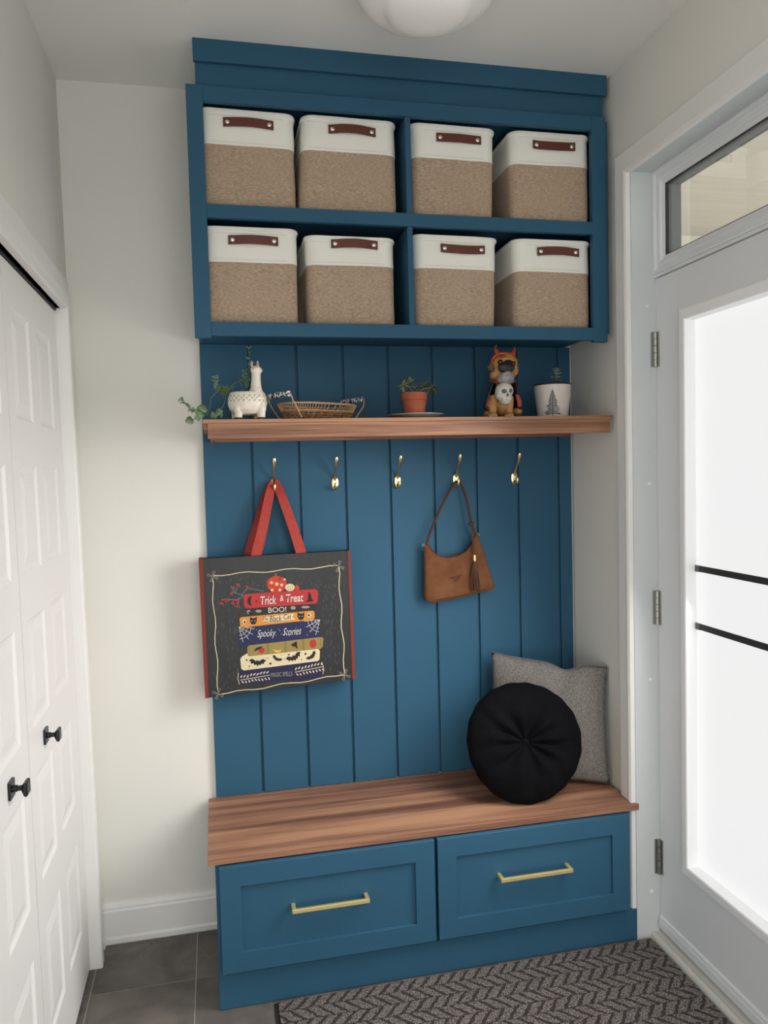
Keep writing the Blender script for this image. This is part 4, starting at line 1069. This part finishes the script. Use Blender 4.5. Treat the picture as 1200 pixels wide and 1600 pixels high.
GP = mat('succulent_green', (88, 104, 66), .55, rgb2=(112, 122, 88), nscale=(60, 60, 60)); GD = mat('succulent_dark', (70, 78, 40), .55, rgb2=(96, 92, 50), nscale=(60, 60, 60))
la, lb = leaf_mesh('leaf', .026, .0085, GP, .25, .2), leaf_mesh('leaf', .024, .0050, GD, .3, .35)
zt = pz + .0705
for ex, ey_, ez in ((-.034, -.01, .028), (-.012, 0, .044), (.030, -.006, .030), (.054, -.012, .022)):
    obj('stem', MB().tube(bez([(PX, PY, zt - .001), (PX + ex * .4, PY + ey_, zt + ez * .7), (PX + ex, PY + ey_ * 2, zt + ez)], 5), .0016, 6), STEM, tp, smooth=True)
for cx, cz, me, nn, ss in ((-.036, .026, la, 8, .9), (-.014, .036, la, 7, .85), (.032, .026, lb, 10, .95), (.054, .020, lb, 14, 1.0), (.0, .018, la, 5, .8)):
    for q in range(nn):
        a = 2 * math.pi * q / nn
        place_leaf(me, tp, (PX + cx, PY - .012, zt + cz), (math.cos(a), -.25 * math.sin(a) - .15, math.sin(a) * .8 + .12), rp.uniform(-.6, .6), ss * rp.uniform(.8, 1.1))

# ------------------------------------------------------------------ dog figurine
DX, DY, ds = .9475, -.195, .000309
dg = thing('dog_figurine', 'pug figurine in devil horns and black cape holding a skull', 'figurine', (DX, DY, SZ))
FUR = mat('fawn_glaze', (204, 158, 96), .5, rgb2=(164, 116, 66), nscale=(28, 28, 34), contrast=.7, bump=.3, bscale=(220, 220, 160))
def Q(zx, zy, y=0.0): return (DX + (zx - 375) * ds + .39 * y, DY + y, SZ + .0052 + (805 - zy) * ds + .09 * y)
def E_(mb, zx, zy, y, rx, ry, rz, n=18, m=12): return mb.ell(Q(zx, zy, y), (rx * ds, ry, rz * ds), n, m)
mb = MB()
E_(mb, 375, 650, .004, 112, .036, 150); E_(mb, 385, 480, .002, 78, .026, 110)        # body, chest
E_(mb, 400, 255, -.008, 136, .037, 114); E_(mb, 330, 370, .0, 90, .028, 80); E_(mb, 480, 330, -.006, 60, .026, 70)            # head, scruff
E_(mb, 425, 300, -.032, 92, .020, 76)                                                  # muzzle base
for x in (262, 440):
    mb.tube([Q(x + (15 if x < 300 else -5), 600, -.012), Q(x, 690, -.022), Q(x, 770, -.026)], [58 * ds, 46 * ds, 40 * ds], 12)
    E_(mb, x, 783, -.034, 52, .020, 24)
E_(mb, 530, 755, .002, 50, .026, 46); E_(mb, 215, 770, .004, 46, .026, 36)
bo = obj('body', mb, FUR, dg); remesh(bo, .0026, 4)
MUZ = mat('muzzle_black', (26, 23, 23), .5, rgb2=(44, 40, 38), nscale=(120, 120, 120), bump=.4, bscale=(200, 200, 200))
E_(m1 := MB(), 418, 300, -.0455, 92, .013, 58); E_(m1, 440, 255, -.041, 56, .010, 36)
mz = obj('muzzle', m1, MUZ, dg); remesh(mz, .002, 5)
obj('nose', E_(MB(), 450, 285, -.0555, 26, .005, 17), mat('nose_gloss', (12, 12, 12), .2), mz, smooth=True)
for zx, zy in ((355, 245), (492, 260)):
    e = obj('eye', E_(MB(), zx, zy, -.0410, 30, .007, 25, 14, 10), mat('eye_rim', (20, 15, 13), .25), dg, smooth=True)
    obj('iris', E_(MB(), zx + 1, zy - 1, -.0468, 15, .0022, 13, 12, 8), mat('iris_brown', (120, 70, 36), .15), e, smooth=True)
brow = MB()
for off in (0, 26, 52):
    brow.tube([Q(350 + t * 110, 205 - off * .62 - 16 * math.sin(math.pi * t), -.040 + off * .00022) for t in (0, .25, .5, .75, 1)], .0016, 6)
obj('wrinkles', brow, mat('brow_brown', (120, 80, 46), .6), dg, smooth=True)
EARB = mat('ear_brown', (120, 84, 52), .6, rgb2=(60, 42, 30), nscale=(60, 60, 60))
for pts, y in (([(262, 232), (225, 262), (190, 296), (205, 322), (245, 345), (272, 338), (276, 290)], -.012), ([(525, 240), (538, 270), (542, 320), (536, 372), (522, 372), (516, 320), (514, 270)], -.010)):
    obj('ear', MB().prism([(Q(*p)[0], Q(*p)[2]) for p in pts], DY + y - .005, DY + y + .004), EARB, dg, bevel=.002)
HORN = mat('horn_orange', (206, 84, 34), .5, rgb2=(150, 44, 24), nscale=(160, 160, 160), bump=.7, bscale=(260, 260, 260))
band = [Q(x, y, d) for x, y, d in ((258, 262, -.010), (272, 215, -.018), (305, 175, -.025), (350, 157, -.029), (410, 152, -.030), (465, 160, -.028), (505, 185, -.022), (528, 230, -.012))]
hb_ = obj('headband', MB().tube(bez(band, 4), .0052, 10), HORN, dg, smooth=True)
for pts in ([(325, 175), (316, 135), (304, 105), (318, 62)], [(488, 178), (502, 140), (516, 118), (512, 82)]):
    obj('horn', MB().tube(bez([Q(x, y, -.024) for x, y in pts], 5), [.0088 - .0078 * (i / 15) ** 1.2 for i in range(16)], 12), HORN, dg, smooth=True)
MASK = mat('mask_grey', (168, 166, 166), .6, rgb2=(120, 118, 120), nscale=(90, 90, 140), contrast=.4, bump=.4, bscale=(200, 200, 200))
msk = [[Q(x, y, d) for x, y, d in row] for row in (
    ((330, 385, -.038), (375, 352, -.056), (440, 326, -.062), (485, 345, -.054), (512, 388, -.036)),
    ((312, 420, -.038), (370, 400, -.058), (435, 385, -.066), (490, 395, -.056), (506, 415, -.036)),
    ((310, 455, -.034), (370, 448, -.054), (430, 440, -.061), (480, 440, -.052), (502, 446, -.034)),
    ((325, 468, -.028), (372, 470, -.044), (430, 468, -.049), (475, 464, -.042), (494, 456, -.028)))]
mm = MB()
for rows in (msk,):
    vs_ = [p for r in rows for p in r] + [(p[0], p[1] + .006, p[2]) for r in rows for p in r]
    fs_ = []
    for i in range(3):
        for j in range(4):
            a = i * 5 + j; fs_ += [(a, a + 1, a + 6, a + 5), (a + 20, a + 25, a + 26, a + 21)]
    bnd = [0, 1, 2, 3, 4, 9, 14, 19, 18, 17, 16, 15, 10, 5]
    for a, b in zip(bnd, bnd[1:] + bnd[:1]): fs_.append((a, b, b + 20, a + 20))
    mm.add(vs_, fs_)
obj('skull_bandana', mm, MASK, dg, sub=2, smooth=True)
BONE = mat('bone_white', (222, 218, 208), .5, rgb2=(186, 182, 174), nscale=(90, 90, 90), bump=.2, bscale=(200, 200, 200))
m2 = MB()
E_(m2, 392, 535, -.050, 95, .027, 82); E_(m2, 398, 610, -.054, 72, .022, 52); E_(m2, 405, 650, -.056, 50, .018, 34); E_(m2, 330, 560, -.052, 34, .02, 66)
sk = obj('skull', m2, BONE, dg); remesh(sk, .002, 5)
SOCK = mat('socket_shadow', (96, 92, 88), .8)
for zx, zy, rx, rz in ((392, 540, 30, 23), (458, 536, 22, 21)):
    obj('eye_socket', E_(MB(), zx, zy, -.0735, rx, .005, rz), SOCK, sk, smooth=True)
obj('nose_hole', E_(MB(), 428, 577, -.0765, 11, .003, 15), SOCK, sk, smooth=True)
tm = MB()
for q in range(6): tm.box(Q(372 + q * 13, 0, -.075)[0], Q(382 + q * 13, 0, -.075)[0], DY - .0770, DY - .070, Q(0, 636, -.075)[2], Q(0, 620, -.075)[2])
obj('teeth', tm, BONE, sk, bevel=.0006)
CAPE = mat('cape_black', (24, 20, 24), .55); LIN = mat('cape_red_lining', (168, 60, 56), .6)
cp = MB(); ring = []
rows = [(440, 240, 505, .018, .030), (520, 205, 515, .020, .038), (600, 175, 535, .022, .042), (690, 152, 552, .022, .044), (722, 190, 548, .022, .044)]
vs_, fs_ = [], []
for zy, x0, x1, yf, yb in rows:
    arc = []
    for t in range(13):
        a = math.pi * t / 12; arc.append((DX + (((x0 + x1) / 2 - 375) - (x1 - x0) / 2 * math.cos(a)) * ds, DY - .020 + (yb + .012) * math.sin(a) ** .7, SZ + (805 - zy) * ds))
    inn = [(DX + (p[0] - DX) * .90, DY - .021 + (p[1] - DY + .020) * .90, p[2]) for p in arc[::-1]]
    ring.append(arc + inn)
cpo = obj('cape', cp.loft(ring), CAPE, dg, smooth=True)
for pts in ([(292, 558), (240, 580), (185, 630), (162, 688), (180, 716), (215, 716), (225, 660), (255, 610), (295, 580)], [(482, 572), (520, 585), (545, 630), (552, 690), (540, 712), (505, 712), (500, 650), (488, 610)]):
    obj('cape_lining', MB().prism([(Q(*p)[0], Q(*p)[2]) for p in pts], DY - .027, DY - .0205), LIN, cpo, bevel=.003)
obj('collar', MB().tube(bez([Q(240, 425, -.016), Q(290, 440, -.034), Q(400, 468, -.042), Q(480, 450, -.036), Q(512, 430, -.018)], 4), .0045, 8), mat('collar_red', (120, 38, 34), .6), cpo, smooth=True)
TOE = mat('toe_grey', (196, 188, 172), .5)
for x in (262, 440):
    for q in (-1, 0, 1): obj('toe', E_(MB(), x + q * 30, 790, -.050, 15, .008, 14, 10, 8), TOE, dg, smooth=True)

# ------------------------------------------------------------------ white pot with tree print
WX, WY = 1.124, -.185
wp = thing('potted_sprout', 'white tapered pot with a dark fir tree print and small succulent', 'potted plant', (WX, WY, SZ))
POT = mat('white_pot', (218, 208, 200), .45, rgb2=(206, 196, 188), nscale=(40, 40, 20), coat=.15)
r0, r1, ph = .0495, .0605, .1065
obj('pot', MB().lathe([(.0, .0003), (r0 - .002, .0003), (r0, .002), (r1, ph), (r1 + .0008, ph + .002), (r1 - .004, ph + .002), (r1 - .006, ph - .012), (.0, ph - .013)], (WX, WY, SZ), 56), POT, wp, smooth=True)
obj('rim', MB().lathe([(r1 - .004, ph + .0012), (r1 + .0014, ph - .0012), (r1 + .0016, ph + .0020), (r1 + .0006, ph + .0034), (r1 - .004, ph + .0032), (r1 - .004, ph + .0012)], (WX, WY, SZ), 56), mat('rim_black', (34, 29, 28), .5), wp, smooth=True)
obj('soil', MB().lathe([(.0, ph - .008), (r1 - .0064, ph - .008), (r1 - .0064, ph - .0126), (.0, ph - .0126)], (WX, WY, SZ), 32), SOIL, wp)
TREE = mat('print_fir', (52, 66, 72), .6)
tr = MB(); ac = -2.0; rt = random.Random(9)
def onpot(u, z, o=.0006):
    rr = r0 + (r1 - r0) * z / ph + o; a = ac + u / rr; return (WX + rr * math.cos(a), WY + rr * math.sin(a), SZ + z)
for i in range(19):
    z = .012 + .074 * i / 18; half = .0285 * (1 - i / 19) ** .9 + .0022
    for sg in (-1, 1):
        w = half * rt.uniform(.65, 1.08); dz = -.0025 - .05 * w
        tr.add([onpot(0, z + .0020), onpot(sg * w * .5, z + .0014 + dz * .3), onpot(sg * w, z + dz * rt.uniform(-.4, 1.4)), onpot(sg * w * .5, z - .0006 + dz * .5), onpot(0, z - .0006)], [(0, 1, 2, 3, 4)])
        tr.add([onpot(sg * w * .35, z - .001), onpot(sg * w * .8, z - .0022), onpot(sg * w * rt.uniform(.7, 1.1), z - .0042), onpot(sg * w * .5, z - .0026)], [(0, 1, 2, 3)])
for a_, b_ in ((.004, .092),): tr.add([onpot(-.0012, a_), onpot(.0012, a_), onpot(.0004, b_), onpot(-.0004, b_)], [(0, 1, 2, 3)])
obj('tree_print', tr, TREE, wp)
lw_ = leaf_mesh('leaf', .026, .0085, mat('succulent_sage', (112, 124, 108), .6, rgb2=(134, 144, 128), nscale=(60, 60, 60)), .2, .12)
zt = SZ + ph - .008
st_ = [(WX + .004, WY - .02, zt), (WX + .005, WY - .021, zt + .03), (WX + .006, WY - .022, zt + .052)]
obj('stem', MB().tube(st_, .002, 8), STEM, wp, smooth=True)
for i, (z, nn, s) in enumerate(((.018, 6, .95), (.028, 5, .9), (.038, 5, .85), (.047, 5, .75), (.053, 4, .6))):
    for q in range(nn):
        a = 2 * math.pi * q / nn + i * .7
        place_leaf(lw_, wp, (WX + .005, WY - .0215, zt + z), (math.cos(a), math.sin(a), .25 + .18 * i), 0, s)
